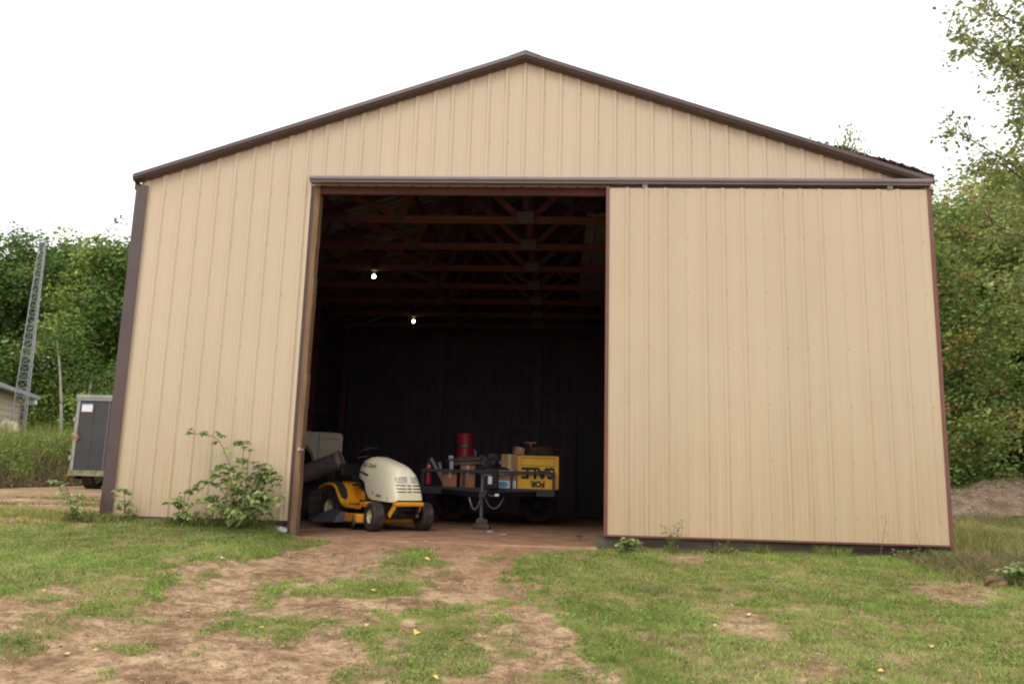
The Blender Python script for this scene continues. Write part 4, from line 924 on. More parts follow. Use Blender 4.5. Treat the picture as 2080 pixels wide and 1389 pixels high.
plant_tree('b', -23.6, 30.5, 1.02, 2.6, 'bright topped tree between the lattice mast and the black cargo trailer', GL)
plant_tree('a', -20.4, 31.5, .98, 4.1, 'dense green tree rising right above the black cargo trailer', GL)
plant_tree('a', -17.0, 30, .9, 5.2, 'green tree half hidden by the left corner of the barn', GL)
hid = ['farthest left', 'second from the left', 'middle one', 'second from the right', 'farthest right']
for i, (x, y, s, r_) in enumerate(((-34, 35, 1.02, 1), (-29.5, 36, 1.02, 2), (-25, 36.5, 1.0, 3), (-21.5, 36.5, .98, 4), (-18, 36, 1.0, 5))): plant_tree('a' if i % 2 else 'b', x, y, s, r_, 'backing tree in the shaded row behind the yard trees, ' + hid[i], 'shaded row of backing trees on the left')
for i, (x, y, s, r_, lab) in enumerate(((-27.6, 34.5, .75, 0, 'low bushy tree behind the garage'), (-22.4, 33.5, .8, 2, 'low bushy tree right of the lattice mast'), (-19.4, 33.5, .8, 3.3, 'low bushy tree just left of the cargo trailer top'), (-17.0, 33, .8, 4.3, 'low bushy tree hidden behind the cargo trailer'), (-25.2, 34, .8, 5.0, 'low bushy tree at the foot of the lattice mast'))): plant_tree('e', x, y, s, r_, lab, 'low trees at the wood edge on the left')
# right-hand side
plant_tree('c', 9.6, 11.6, .80, .4, 'yellowing green tree close beside the right wall of the barn', GR)
plant_tree('d', 11.9, 14.2, .88, 2.2, 'green tree behind the brown dirt mound', GR)
plant_tree('c', 13.6, 13.2, .92, 3.3, 'autumn tinged tree at the far right edge behind the mound', GR)
plant_tree('d', 13.8, 17.5, 1.0, 1.0, 'darker tree standing behind the autumn tinged tree on the right', GR)
plant_tree('b', 10.9, 18.8, (.42, .42, 1.085), 5.5, 'tree whose top shows just above the right roof slope', GR)
plant_tree('a', 17.0, 19.0, .95, .9, 'dark tree deepest in the wood on the right', GR)
for i, (x, y, s, r_, lab) in enumerate(((8.6, 14, .72, 1, 'low bushy tree hugging the back right corner of the barn'), (11.2, 13.6, .8, 2, 'low bushy tree behind the middle of the dirt mound'), (13.4, 13.4, .8, 4, 'low bushy tree at the right end of the dirt mound'), (16.2, 14.0, .85, 5, 'low bushy tree farthest right beyond the mound'))): plant_tree('e', x, y, s, r_, lab, 'low trees at the wood edge on the right')
# leafy tree whose thin outer branches hang into the top right of the view
ot = thing('overhanging_tree', 'sparse leafed tree reaching thin branches into the top right of the sky', 'tree', (10.05, 4.9, gz(10.05, 4.9)))
mb = MB(); rr = random.Random(5)
base = Vector((0, 0, 0)); tpts = [Vector((0, 0, 0)), Vector((.1, .1, 2.5)), Vector((-.1, 0, 5.0)), Vector((.0, -.1, 8.0)), Vector((.2, 0, 10.5))]
mb.tube(tpts, [.17, .14, .11, .07, .03], 8)
tips = []; dense = []
br = [((-.1, 0, 5.0), (-1.6, -.6, 6.2), (-2.25, -.8, 6.35)), ((0, -.1, 6.4), (-1.2, -.5, 7.6), (-1.9, -.7, 8.5)), ((0, -.1, 7.6), (-1.5, -.3, 8.5), (-2.6, -.5, 8.75)), ((.1, 0, 8.4), (-1.1, -.3, 9.2), (-1.9, -.3, 9.5)),
      ((0, 0, 4.0), (-1.2, -.4, 5.0), (-2.1, -.6, 5.15)), ((-.05, 0, 5.4), (-1.3, 0, 6.6), (-2.2, .2, 7.2)), ((0, 0, 3.0), (-1, -.2, 3.9), (-1.8, -.3, 4.2)), ((0, 0, 6), (1, .8, 7.4), (1.8, 1.2, 8)), ((0, 0, 5), (1.2, -.8, 6.4), (2, -1.2, 7)), ((0, 0, 7), (.3, 1.2, 8.2), (.3, 1.8, 9.2)), ((0, 0, 4), (.2, 1.4, 5.2), (0, 2, 6))]
for a, m_, b in br:
    a, m_, b = Vector(a), Vector(m_), Vector(b); pts = [a.lerp(m_, t) * (1 - t) + m_.lerp(b, t) * t for t in np.linspace(0, 1, 9)]
    mb.tube(pts, [.028 * (1 - .85 * i / 8) for i in range(9)], 6)
    for i in range(2, 9):
        for s_ in range(3):
            e = Vector((rr.uniform(-1, .6), rr.uniform(-.8, .8), rr.uniform(-.4, .9))).normalized() * rr.uniform(.25, .75); q = pts[i] + e
            mb.tube([pts[i], pts[i] + e * .5 + Vector((0, 0, .04)), q], [.010, .007, .003], 4, cap=False)
            (tips if i > 3 else dense).append((q, pts[i] + e * .6))
mb.build('trunk', 'bark', ot, smooth=60, fix=False)
rg = np.random.default_rng(21)
P = []
for q, m_ in tips:
    for c_ in (q, m_):
        if rg.random() < .62: P.append(np.array(c_) + rg.normal(size=(rg.integers(6, 26), 3)) * np.array([.12, .12, .08]))
for q, m_ in dense:
    for c_ in (q, m_): P.append(np.array(c_) + rg.normal(size=(80, 3)) * .26)
P = np.concatenate(P); V_, F_ = leaf_quads(P, .11, .8, .6, .1, rg=rg)
bc = np.array([(.24, .30, .10), (.33, .37, .13), (.27, .32, .11)])[rg.integers(0, 3, len(P))] * rg.uniform(.7, 1.3, (len(P), 1))
np_mesh('crown', V_, F_, 'leaf', np.repeat(bc, 4, 0), ot)
# pale saplings at the wood edge
for i, (x, y, h, ln, lab) in enumerate(((-17.7, 19.2, 5.0, -.11, 'thin pale sapling trunk left of the cargo trailer, leaning slightly left'), (-17.2, 19.6, 3.6, .03, 'shorter thin pale sapling trunk next to the leaning one'))):
    sp_ = thing('sapling', lab, 'sapling', (x, y, gz(x, y)), group='pale saplings left of the cargo trailer')
    pts = [Vector((ln * h * t * t * 1.2, 0, h * t)) for t in np.linspace(0, 1, 8)]
    MB().tube(pts, [.075 * (1 - .6 * k / 7) for k in range(8)], 8).build('trunk', 'pale_bark', sp_, smooth=60)
    Pq = np.array([tuple(pts[-1])]) + rng.normal(size=(900, 3)) * np.array([.6, .5, .45]); V_, F_ = leaf_quads(Pq, .13, .8, .6)
    np_mesh('crown', V_, F_, 'leaf', np.repeat(jitter_cols((.08, .14, .025), 900, .4), 4, 0), sp_)

# ------------------------------------------------------------------ weeds, grass
def blades(P, hgt, wid, cols, lean=.35, rg=rng, seg=2):
    """tapered bent blades, two segments"""
    n = len(P); a = rg.random(n) * 2 * np.pi; b = rg.random(n) * 2 * np.pi
    w_ = np.stack([np.cos(a), np.sin(a), 0 * a], -1) * (wid * rg.uniform(.6, 1.3, n))[:, None]
    h = hgt * rg.uniform(.5, 1.35, n); l = np.stack([np.cos(b), np.sin(b), 0 * b], -1) * (h * lean * rg.uniform(.3, 1.6, n))[:, None]
    up = np.zeros((n, 3)); up[:, 2] = h
    V = np.stack([P - w_ * .5, P + w_ * .5, P + up * .6 + l * .4 + w_ * .35, P + up * .6 + l * .4 - w_ * .35, P + up * .93 + l * 1.1], 1)
    idx = np.arange(n)[:, None] * 5
    F = np.concatenate([idx + np.array([[0, 1, 2]]), idx + np.array([[0, 2, 3]]), idx + np.array([[3, 2, 4]])], 0)
    c = np.repeat(cols, 5, 0).reshape(n, 5, 3) * np.array([.8, .8, 1, 1, 1.1])[None, :, None]
    return V.reshape(-1, 3), F, c.reshape(-1, 3)
gpal = np.array([(.20, .32, .06), (.27, .39, .08), (.33, .42, .11), (.27, .32, .09), (.40, .37, .16), (.46, .37, .22), (.16, .24, .06)])
def scatter(n, x0, x1, y0, y1, power=1.0, clump=9):
    x = rng.uniform(x0, x1, n); y = rng.uniform(y0, y1, n); m = grass_mask(x, y)
    cl = .26 + 1.35 * sstep(.28, .72, vn(x * clump, y * clump * .9)) * (.5 + .9 * vn(x * 3 + 2, y * 3))
    k = rng.random(n) < np.clip(m ** power * cl, 0, 1) * (m > .07); return x[k], y[k], m[k]
x, y, m = scatter(760000, -6.4, 6.6, -6.4, .12); ok = ~((y > -.04) & (np.abs(x) < 4.86)) & ~((x > -2.75) & (x < .95) & (y > -.2))
x, y, m = x[ok], y[ok], m[ok]
pal = gpal[np.minimum((rng.random(len(x)) * (4.4 + 2.4 * (vn(x * 1.3, y * 1.3) > .55))).astype(int), 6)]
tone = (.62 + .45 * vn(x * 1.1 + 5, y * 1.3 + 2) + .38 * vn(x * 7, y * 7 + 3))[:, None]
hh = .020 + .024 * vn(x * 2 + 7, y * 2) + .02 * sstep(-.5, -.05, y) * (x < 0)
V_, F_, C_ = blades(np.stack([x, y, ground_h(x, y) - .004], -1), hh, .0045, pal * tone * rng.uniform(.7, 1.3, (len(x), 1)), .8)
o = np_mesh('lawn_grass', V_, F_, 'grass_blade', C_); tag(o, 'short green patchy grass growing in front of the barn', 'grass'); o['kind'] = 'stuff'
# low broad-leaved weeds among the blades
n = 150000; x = rng.uniform(-6.2, 6.4, n); y = rng.uniform(-6.2, -.03, n); m = grass_mask(x, y); k = (rng.random(n) < m * 1.4 * sstep(.42, .7, vn(x * 5 + 8, y * 5 + 2))); x, y = x[k], y[k]
V_, F_ = leaf_quads(np.stack([x, y, ground_h(x, y) + .006 + .018 * rng.random(len(x))], -1), .022, .55, .7)
o = np_mesh('ground_weeds', V_, F_, 'leaf', np.repeat(gpal[rng.integers(0, 4, len(x))] * np.array([.8, .85, .8]) * rng.uniform(.55, 1.25, (len(x), 1)), 4, 0)); tag(o, 'small broad-leaved weeds mixed through the lawn in front of the barn', 'weeds'); o['kind'] = 'stuff'
# dry litter, clods and twigs on the bare dirt
n = 60000; x = rng.uniform(-6, 6, n); y = rng.uniform(-6, .3, n); m = grass_mask(x, y); k = (rng.random(n) < .8) & (m < .75) & (vn(x * 3, y * 3) > .35); k &= ~((y > -.03) & ((x < -2.6) | (x > .9))); x, y = x[k], y[k]
V_, F_, C_ = blades(np.stack([x, y, ground_h(x, y)], -1), .012, .006, np.array([(.16, .10, .06)]) * rng.uniform(.35, 2.4, (len(x), 1)), 2.2)
o = np_mesh('dry_litter', V_, F_, 'litter', C_); tag(o, 'bits of dry straw and twig scattered over the bare dirt', 'litter'); o['kind'] = 'stuff'
mb = MB(); rr = random.Random(3)
for i in range(1500):
    x_, y_ = rr.uniform(-5.5, 5.5), rr.uniform(-5.6, .1)
    if float(grass_mask(np.array([x_]), np.array([y_]))[0]) > .5: continue
    s_ = rr.uniform(.004, .013) * (1.6 if rr.random() < .06 else 1); mt = Matrix.Rotation(rr.uniform(0, 6), 3, 'Z')
    c_ = Vector((x_, y_, gz(x_, y_) + s_ * .2)); vs = [c_ + mt @ Vector(v) * s_ for v in ((1, 0, 0), (0, 1.2, 0), (-1.1, 0, .1), (0, -.9, 0), (.1, .1, .7), (0, 0, -.6))]
    mb.add(vs, [(0, 1, 4), (1, 2, 4), (2, 3, 4), (3, 0, 4), (1, 0, 5), (2, 1, 5), (3, 2, 5), (0, 3, 5)])
o = mb.build('pebbles', 'stone', fix=False); tag(o, 'small clods and pebbles strewn over the bare dirt', 'pebbles'); o['kind'] = 'stuff'
# strip of verge beyond the left corner and rough grass to the far left
def field(name, label, n, x0, x1, y0, y1, hgt, wid, pals, keepf, lean=.5):
    x = rng.uniform(x0, x1, n); y = rng.uniform(y0, y1, n); k = keepf(x, y); x, y = x[k], y[k]
    pal = np.array(pals)[rng.integers(0, len(pals), len(x))] * (.7 + .6 * vn(x * .9, y * .9))[:, None] * rng.uniform(.7, 1.3, (len(x), 1))
    h = hgt(x, y) if callable(hgt) else hgt
    V_, F_, C_ = blades(np.stack([x, y, ground_h(x, y) - .01], -1), h, wid, pal, lean)
    o = np_mesh(name, V_, F_, 'grass_blade', C_); tag(o, label, 'grass'); o['kind'] = 'stuff'; return o
field('verge_grass', 'low yellow green grass at the edge of the dirt drive left of the barn', 60000, -16, -4.95, -.8, 4.6, lambda x, y: .05 + 0 * x, .010, [(.24, .26, .06), (.30, .29, .08), (.20, .22, .05)], lambda x, y: rng.random(len(x)) < sstep(.45, .7, vn(x * .8, y * 1.6) + .35 * sstep(1.5, 0, y)))
def weedh(x, y): return (.75 + 1.0 * vn(x * .5, y * .5)) * sstep(0, 2.0, sdist(G['weedL'], x, y)) + .08
wk = lambda x, y: (sdist(G['weedL'], x, y) > .0) & ~((x > -10.5) & (x < -8) & (y > 7.7) & (y < 12))
field('tall_weeds', 'mass of tall yellow green weeds in front of the garage and trees on the left', 90000, -24, -9.0, 4.4, 19, weedh, .022, [(.20, .26, .06), (.26, .31, .07), (.15, .20, .045), (.32, .33, .10), (.22, .16, .08)], wk, .25)
# leaves on the weeds
n = 100000; x = rng.uniform(-22, -9.0, n); y = rng.uniform(4.6, 18, n); k = wk(x, y); x, y = x[k], y[k]; h = weedh(x, y); z = ground_h(x, y) + h * rng.beta(2.6, 1.3, len(x)) * .98
P = np.stack([x, y, z], -1); V_, F_ = leaf_quads(P, .10, .7, .4)
low = ((z - ground_h(x, y)) < .85) & (vn(x * .8 + 3, y * .8) > .40)
cc = np.where(low[:, None], np.array([(.17, .11, .07)]), np.array([(.22, .31, .08), (.30, .37, .10), (.17, .24, .06)])[rng.integers(0, 3, len(x))]) * rng.uniform(.7, 1.3, (len(x), 1))
o = np_mesh('weed_leaves', V_, F_, 'leaf', np.repeat(cc, 4, 0)); tag(o, 'leafy tangle of green and browning weeds left of the cargo trailer', 'weeds'); o['kind'] = 'stuff'
# right-hand rough grass with dry stems
def rk(x, y): return (rng.random(len(x)) < .25 + 1.3 * vn(x * 1.1 + 4, y * 1.7)) & (rng.random(len(x)) < np.clip(sstep(0, 1.2, x - 5.0 + .25 * y * (y < 0)) * 1.2, 0, 1)) & ~((x < 5.0) & (y > -.05)) & (y > -1.9 + .5 * vn(x * 2, y * 2))
field('rough_grass', 'rough dry olive and tan grass beyond the right corner of the barn', 70000, 4.6, 15, -2.2, 9, lambda x, y: (.05 + .26 * vn(x * 1.5, y * 1.5) ** 1.6) * (.35 + .65 * sstep(-1.9, -.2, y)), .008, [(.28, .28, .10), (.38, .34, .16), (.22, .25, .07), (.19, .25, .07), (.30, .22, .12), (.26, .28, .09)], rk, .55)
n = 9000; x = rng.normal(5.3, .75, n); y = rng.normal(-.75, .42, n); k = (x > 4.2) & (y < -.06) | (x > 5.05); x, y = x[k], y[k]
V_, F_, C_ = blades(np.stack([x, y, ground_h(x, y)], -1), .10, .007, np.array([(.22, .15, .095), (.32, .25, .14), (.18, .19, .06), (.26, .25, .09)])[rng.integers(0, 4, len(x))] * rng.uniform(.6, 1.3, (len(x), 1)), 1.1)
o = np_mesh('dead_grass', V_, F_, 'grass_blade', C_); tag(o, 'matted brown dead grass at the right corner of the barn', 'grass'); o['kind'] = 'stuff'
# long blades along the walls
n = 9000; x = np.concatenate([rng.uniform(-5.0, -2.72, n // 2), rng.uniform(.98, 4.95, n // 2)]); n_ = n; y = -.05 - np.abs(rng.normal(0, .09, n)); k = (vn(x * 4, y * 4) > .35) & ((x < 0) | (vn(x * 2.2, y * 2) > .62)); x, y = x[k], y[k]
V_, F_, C_ = blades(np.stack([x, y - .01, ground_h(x, y)], -1), .05 + .07 * vn(x * 3, y), .006, gpal[rng.integers(0, 7, len(x))] * rng.uniform(.6, 1.2, (len(x), 1)), .5)
o = np_mesh('edge_grass', V_, F_, 'grass_blade', C_); tag(o, 'longer unmown grass along the foot of the barn wall', 'grass'); o['kind'] = 'stuff'

n = 7000; x = np.concatenate([rng.uniform(-5.3, -2.75, n // 2), rng.uniform(1.0, 5.4, n // 2)]); y = -.09 - np.abs(rng.normal(0, .07, n)); k = vn(x * 2.6 + 3, x * 0 + 1) > np.where(x < 0, .35, .55); x, y = x[k], y[k]
z = ground_h(x, y) + rng.beta(1.2, 2.2, len(x)) * .22 * vn(x * 3, y * 0 + 9) * 1.3
V_, F_ = leaf_quads(np.stack([x, y, z], -1), .035, .8, .5); cc = np.array([(.20, .27, .08), (.26, .28, .09), (.24, .18, .11), (.14, .20, .06)])[rng.integers(0, 4, len(x))] * rng.uniform(.6, 1.3, (len(x), 1))
o = np_mesh('wall_foot_weeds', V_, F_, 'leaf', np.repeat(cc, 4, 0)); tag(o, 'ragged low weeds and dead leaves along the foot of the barn walls', 'weeds'); o['kind'] = 'stuff'
# mound of earth on the right
mx = np.linspace(-3.5, 3.5, 90); my = np.linspace(-2.0, 2.4, 60); MX, MY = np.meshgrid(mx, my)
sh = np.clip(1 - (np.abs(MX) / 3.4) ** 2.0, 0, 1) * np.clip(1 - (np.abs(MY) / 2.2) ** 2, 0, 1)
MZ = .98 * sh ** .8 * (1 + .16 * fbm(MX * 1.2, MY * 1.2, 4)) + .06 * fbm(MX * 5, MY * 5, 3) * (sh > .02) - .12
i2 = np.arange(MX.size).reshape(MX.shape); FF = np.stack([i2[:-1, :-1], i2[:-1, 1:], i2[1:, 1:], i2[1:, :-1]], -1).reshape(-1, 4)
mc = np.stack([.15 + .3 * (fbm(MX, MY, 3) > .1), .45 + 0 * MX, 0 * MX], -1).reshape(-1, 3)
o = np_mesh('dirt_mound', np.stack([MX, MY, MZ], -1).reshape(-1, 3), FF, 'mound_soil', mc); o.location = (11.5, 9.6, gz(11.5, 9.6)); o.data.shade_smooth()
tag(o, 'low brown mound of earth and gravel at the right edge in front of the trees', 'dirt mound')

n = 5000; x = rng.uniform(-3.4, 3.4, n); y = rng.uniform(-1.9, .6, n)
tri_ = BVHTree.FromPolygons([v.co.copy() for v in o.data.vertices], [tuple(p_.vertices) for p_ in o.data.polygons]); sel = []
for i in range(n):
    h = tri_.ray_cast(Vector((x[i], y[i], 5)), Vector((0, 0, -1)))
    if h[0] is not None and h[0].z > 0: sel.append((x[i], y[i], h[0].z))
sel = np.array(sel); k = vn(sel[:, 0] * 1.5, sel[:, 1] * 2) > .5
V_, F_, C_ = blades(sel[k], .10, .008, np.array([(.24, .22, .08), (.30, .24, .12), (.18, .20, .06)])[rng.integers(0, 3, k.sum())], .7)
q = np_mesh('mound_grass', V_, F_, 'grass_blade', C_, o); q['kind'] = 'stuff'
mb = MB(); rr = random.Random(8)
for i in range(0, len(sel), 4):
    s_ = rr.uniform(.012, .04); c_ = Vector(sel[i]); mt = Matrix.Rotation(rr.uniform(0, 6), 3, 'Z')
    mb.add([c_ + mt @ Vector(v) * s_ for v in ((1, 0, 0), (0, 1.2, 0), (-1.1, 0, .1), (0, -.9, 0), (.1, .1, .7), (0, 0, -.6))], [(0, 1, 4), (1, 2, 4), (2, 3, 4), (3, 0, 4), (1, 0, 5), (2, 1, 5), (3, 2, 5), (0, 3, 5)])
q = mb.build('mound_stones', 'stone', o, fix=False); q['kind'] = 'stuff'

# ------------------------------------------------------------------ bushes with leaves one can pick out
def leaf_shape(name, mat_, L=.075, W=.055):
    """toothed oval leaf, folded along its midrib; stalk at the origin, tip on +X"""
    prof = [(0, 0), (.10, .30), (.22, .46), (.34, .44), (.44, .50), (.56, .40), (.68, .36), (.80, .22), (.90, .12), (1, 0)]
    vs = [(L * a, 0, -.10 * L * a * a) for a, b in prof]; n = len(prof)
    for s in (-1, 1): vs += [(L * a, s * W * b, .16 * W * b * 2 - .10 * L * a * a) for a, b in prof[1:-1]]
    fs = []
    for s in range(2):
        o = n + s * (n - 2)
        for i in range(n - 1):
            l = i if i == 0 else None
            a, b = i, i + 1; c = (o + i - 1) if i > 0 else None; d = (o + i) if i + 1 < n - 1 else None
            q = [a, b] + ([d] if d is not None else []) + ([c] if c is not None else [])
            fs.append(tuple(q if s else q[::-1]))
    me = bpy.data.meshes.new(name); me.from_pydata(vs, [], fs); me.materials.append(M[mat_]); return me
def lmat(name, col):
    mat(name, col, .5, .25, 9, .1, 30, col2=tuple(c * 1.5 for c in col)); t = M[name].node_tree; b = t.nodes['Principled BSDF']; out = t.nodes['Material Output']
    tr = t.nodes.new('ShaderNodeBsdfTranslucent'); tr.inputs[0].default_value = (*[min(1, c * 1.6) for c in col], 1); mx_ = t.nodes.new('ShaderNodeMixShader'); mx_.inputs[0].default_value = .3
    t.links.new(b.outputs[0], mx_.inputs[1]); t.links.new(tr.outputs[0], mx_.inputs[2]); t.links.new(mx_.outputs[0], out.inputs[0])
lmat('bramble_leaf', (.17, .23, .075)); lmat('bramble_leaf_pale', (.31, .35, .13)); lmat('bramble_leaf_dark', (.11, .165, .065))
LM = [leaf_shape('leaf', m_) for m_ in ('bramble_leaf', 'bramble_leaf_pale', 'bramble_leaf_dark')]
def bramble(name, label, cat, base, canes, seed, leafscale=1.0, weights=(4, 3, 2), group=None, stepk=1):
    rr = random.Random(seed); t_ = thing(name, label, cat, base, 0, group)
    for pts in canes:
        P = [Vector(p) for p in pts]; fine = []
        for i in range(len(P) - 1):
            p0 = P[max(i - 1, 0)]; p1 = P[i]; p2 = P[i + 1]; p3 = P[min(i + 2, len(P) - 1)]
            for k in range(5):
                t = k / 5; fine.append(.5 * ((2 * p1) + (p2 - p0) * t + (2 * p0 - 5 * p1 + 4 * p2 - p3) * t * t + (3 * p1 - p0 - 3 * p2 + p3) * t ** 3))
        fine.append(P[-1]); nf = len(fine)
        mb = MB().tube(fine, [.006 * (1 - .7 * i / nf) for i in range(nf)], 5, cap=False); att = []
        for i in range(3, nf, stepk):
            if rr.random() < .16: continue
            d = (fine[i] - fine[i - 1]).normalized(); a = rr.uniform(0, 6.28)
            side = Vector((math.cos(a), -abs(math.sin(a)) * .9, rr.uniform(.0, .7))).normalized(); q = fine[i] + side * rr.uniform(.04, .10) * leafscale
            mb.tube([fine[i], q], .0022, 4, cap=False)
            for k, da in enumerate((0, 1.15, -1.15)):
                att.append((q, side, da, rr.uniform(.8, 1.2) * (1.15 if k == 0 else .9)))
        mb.build('cane', 'cane', t_, fix=False)
        for q, side, da, sc in att:
            me = rr.choices(LM, weights)[0]; o = bpy.data.objects.new('leaf', me); COL.objects.link(o); o.parent = t_
            yaw = math.atan2(side.y, side.x) + da; o.location = q
            o.rotation_euler = (rr.uniform(-.5, .5), rr.uniform(.05, .75), yaw); o.scale = (sc * leafscale,) * 3
    return t_
rr = random.Random(14); cz_ = []
def arch(x0, x1, h, y0=0, y1=-.1, tipdrop=.0):
    return [(x0, y0, 0), (x0 + (x1 - x0) * .18, y0 + (y1 - y0) * .3, h * .5), (x0 + (x1 - x0) * .5, y0 + (y1 - y0) * .6, h * .92), (x0 + (x1 - x0) * .8, y1, h), (x1, y1, h - tipdrop)]
canes = [arch(.02, -.62, 1.07, 0, -.05, .0), arch(.0, -.02, .98, 0, -.08, .02), arch(.05, .12, .80, 0, -.2, .05), arch(.05, .30, .62, .02, -.15, .05), arch(.10, .44, .66, .05, -.1, .10), arch(.10, .52, .46, 0, -.2, .18),
         arch(-.05, -.22, .70, 0, -.15, .06), arch(-.05, -.42, .52, 0, -.15, .10), arch(-.1, -.36, .36, 0, -.2, .08), arch(.05, .05, .5, 0, -.3, .05), arch(.1, .25, .35, 0, -.3, .08), arch(0, -.15, .28, -.05, -.38, .1), arch(.05, .48, .26, 0, -.3, .1), arch(0, .12, .2, -.1, -.42, .1)]
bramble('bramble_bush', 'tall leafy bramble bush growing against the tan wall left of the doorway', 'bush', (-3.16, -.16, gz(-3.16, -.16)), canes + [arch(.08, .40, .66, 0, -.06, .03), arch(.12, .50, .36, 0, -.3, .08), arch(.1, .30, .74, 0, -.1, .04), arch(.1, .36, .30, -.05, -.34, .06), arch(0, .05, .64, 0, -.22, .04), arch(.05, .36, .56, 0, -.12, .04), arch(.1, .50, .58, 0, -.1, .1), arch(.1, .42, .40, 0, -.22, .1), arch(-.05, -.30, .6, 0, -.1, .05)], 3, .92, (4, 5, 3))
bramble('bramble_bush', 'small bramble shoot against the wall between the big bush and the corner', 'bush', (-3.86, -.14, gz(-3.86, -.14)), [arch(0, -.10, .30, 0, -.1, .05), arch(0, .06, .40, 0, -.06, .03), arch(0, .14, .26, 0, -.1, .05), arch(0, .22, .16, 0, -.2, .05)], 5, .8, (3, 5, 1))
bramble('bramble_bush', 'slim weed standing at the wall close to the brown left corner', 'bush', (-4.55, -.13, gz(-4.55, -.13)), [arch(0, -.04, .38, 0, -.05, .02), arch(0, .05, .25, 0, -.08, .03)], 6, .75, (3, 5, 1))
bramble('bramble_bush', 'pale leafy weed clump outside the left corner trim', 'bush', (-5.15, -.15, gz(-5.15, -.15)), [arch(0, -.22, .44, 0, -.1, .0), arch(0, -.10, .34, 0, -.15, .04), arch(0, .10, .30, 0, -.12, .06), arch(.05, .16, .2, 0, -.2, .06), arch(0, .02, .24, .1, -.2, .05)], 7, .6, (2, 6, 1))
bramble('bramble_bush', 'low dark leafed clump at the foot of the sliding door near its left edge', 'bush', (1.28, -.24, gz(1.28, -.24)), [arch(0, -.10, .10, 0, -.1, .03), arch(0, .10, .12, 0, -.08, .03), arch(0, .02, .14, 0, -.12, .03)], 8, .62, (3, 3, 3))
bramble('bramble_bush', 'big leaved green clump beside the dark hollow at the lower right', 'bush', (4.75, -1.45, gz(4.75, -1.45)), [arch(0, -.16, .14, 0, -.1, .03), arch(0, .2, .2, 0, -.1, .06), arch(0, .35, .14, 0, -.15, .05), arch(0, 0, .16, .05, -.2, .05)], 9, .85, (4, 2, 3))
# thin upright weeds
def stalk(name, label, x, y, stems, col, seed, leaves=40, ls=.03, cat='weed'):
    rr = random.Random(seed); rgs = np.random.default_rng(seed); t_ = thing(name, label, cat, (x, y, gz(x, y))); P = []
    mb = MB()
    for (dx, h) in stems:
        pts = [Vector((dx * t + .01 * math.sin(5 * t + seed), -.03 * t, h * t)) for t in np.linspace(0, 1, 7)]; mb.tube(pts, [.004 * (1 - .6 * t) for t in np.linspace(0, 1, 7)], 5)
        for k in range(leaves):
            t = rr.uniform(.15, 1); P.append((dx * t + rr.uniform(-.05, .05), -.03 * t + rr.uniform(-.04, .04), h * t + rr.uniform(-.02, .03)))
    mb.build('stem', 'cane', t_)
    if P:
        V_, F_ = leaf_quads(np.array(P), ls, .9, .35, rg=rgs); o = np_mesh('foliage', V_, F_, 'leaf', np.repeat(jitter_cols(col, len(P), .35, rgs), 4, 0), t_); o['kind'] = 'stuff'
    return t_
stalk('weed', 'feathery light green weed at the foot of the sliding door, left part', 1.78, -.30, [(-.10, .30), (.02, .34), (.10, .38), (.05, .22), (-.03, .26)], (.15, .20, .05), 2, 42, .035)
stalk('weed', 'dry brown stalk standing against the sliding door near its right end', 4.02, -.28, [(.06, .50)], (.12, .08, .05), 4, 26, .02)
stalk('weed', 'short dry stalk between the tall brown stalk and the right corner', 4.44, -.26, [(-.03, .30)], (.16, .11, .07), 5, 10, .016)
stalk('weed', 'tiny pale dry weed on the barn floor inside the right door edge', .78, .75, [(0, .13), (.03, .08)], (.30, .26, .18), 6, 8, .014)
stalk('weed', 'low yellowish weed along the skirt board below the middle of the door', 2.35, -.24, [(-.06, .14), (.05, .16), (0, .12)], (.22, .21, .06), 7, 26, .028)
o = lump((0, 0, .03), (.085, .05, .035), 88, amp=.5, fl=0).build('plastic_scrap', 'galv', smooth=30, loc=(-2.70, -.09, gz(-2.70, -.09) - .01)); tag(o, 'grey plastic scrap on the ground at the foot of the left door post', 'scrap')
o = lump((0, 0, .03), (.10, .08, .06), 89, amp=.25, fl=-.02).build('dark_stump', 'cane', smooth=30, loc=(4.55, -1.55, gz(4.55, -1.55))); tag(o, 'dark rounded stump in the hollow at the lower right', 'stump')
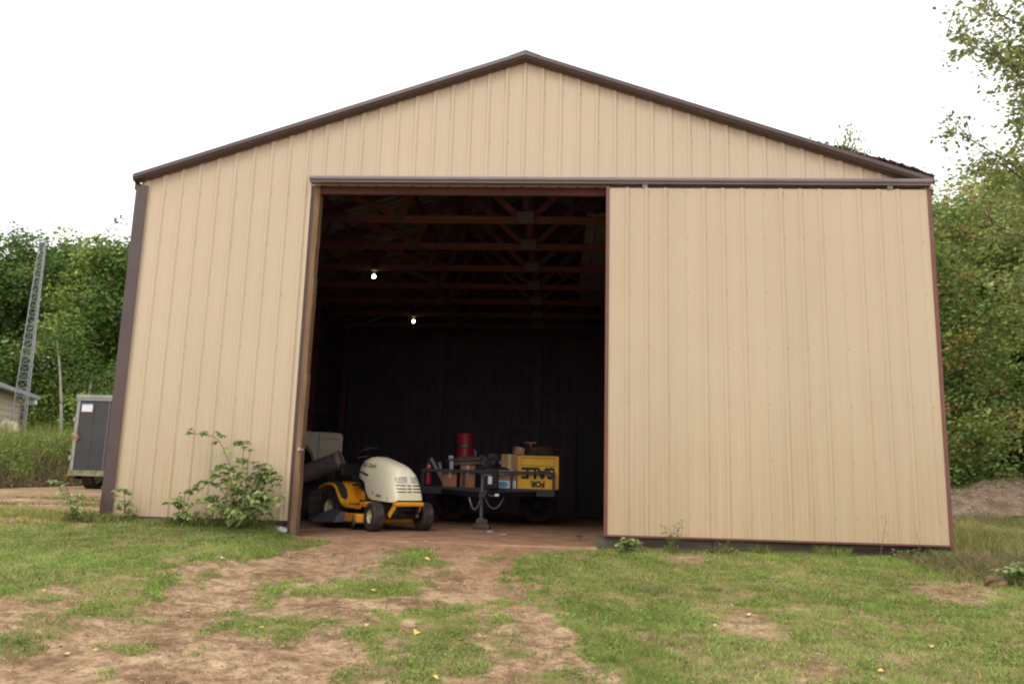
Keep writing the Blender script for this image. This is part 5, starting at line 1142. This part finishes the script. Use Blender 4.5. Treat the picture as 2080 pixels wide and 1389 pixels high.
# fallen leaves
LL = [(-.83, -1.13, 1.5, 'y', 'pale yellow leaf nearest the door, on the grass patch left of the ruts'), (-.44, -3.76, 1.5, 'y', 'larger pale yellow leaf low in the middle of the foreground'), (-.52, -3.79, 1.1, 'o', 'orange leaf just left of the larger pale leaf in the foreground'),
      (-.82, -3.68, 1.1, 'p', 'thin pale leaf on bare dirt left of the orange leaf'), (-1.13, -3.52, 1.1, 'p', 'pale leaf on the bare dirt right of the small grass tuft'), (-2.79, -3.01, 1.2, 'o', 'orange leaf in the left lawn above the dirt band'),
      (-2.53, -3.3, 1.0, 'p', 'pale leaf at the lower edge of the left lawn'), (-2.27, -4.51, .9, 'y', 'small yellow leaf at the lower left, right one of a pair'), (-2.38, -4.6, .9, 'y', 'small yellow leaf at the lower left, left one of a pair'), (-1.52, -3.83, .9, 'y', 'small yellow leaf at the bottom of the small grass tuft'),
      (-.99, -2.66, .9, 'y', 'small yellow leaf below the middle grass patch'), (-2.66, -1.82, 1.0, 'w', 'whitish chip on the dirt right of the left lawn'), (1.97, -3.0, 1.0, 'w', 'whitish leaf on the bare spot in the right lawn'), (1.64, -3.36, .8, 'p', 'tiny pale leaf left of the bare spot in the right lawn'),
      (3.3, -2.6, .8, 'y', 'small yellow leaf far right in the lawn'), (2.99, -3.71, 1.3, 'y', 'yellow leaf in the lower right lawn'), (2.48, -4.27, 1.3, 'b', 'curled brown leaf near the bottom right'), (2.42, -4.31, 1.0, 'y', 'yellow leaf touching the curled brown leaf'),
      (-.19, -4.71, 1.2, 'y', 'bright yellow leaf at the bottom edge in the middle'), (-.02, -3.86, .8, 'p', 'tiny straw coloured leaf right of the grass strip'), (-3.27, -3.53, .8, 'p', 'pale leaf in the bare spot of the left lawn'), (.15, -4.63, .8, 'p', 'pale bit of leaf at the bottom, right of the grass strip')]
for k_, c_ in (('y', (.72, .55, .16)), ('o', (.70, .33, .05)), ('p', (.68, .52, .32)), ('w', (.75, .70, .60)), ('b', (.22, .11, .05))): mat('fallen_' + k_, c_, .6, .15, 20)
FM = {k_: leaf_shape('fallen', 'fallen_' + k_, .042, .034) for k_ in 'yopwb'}
rr = random.Random(2)
for x, y, s_, k_, lab in LL:
    o = bpy.data.objects.new('fallen_leaf', FM[k_]); COL.objects.link(o); o.location = (x, y, gz(x, y) + .022); o.scale = (s_, s_, s_ * 1.4); o.rotation_euler = (rr.uniform(-.5, .5), rr.uniform(-.6, .2), rr.uniform(0, 6.28))
    tag(o, lab, 'leaf', 'fallen leaves on the ground')
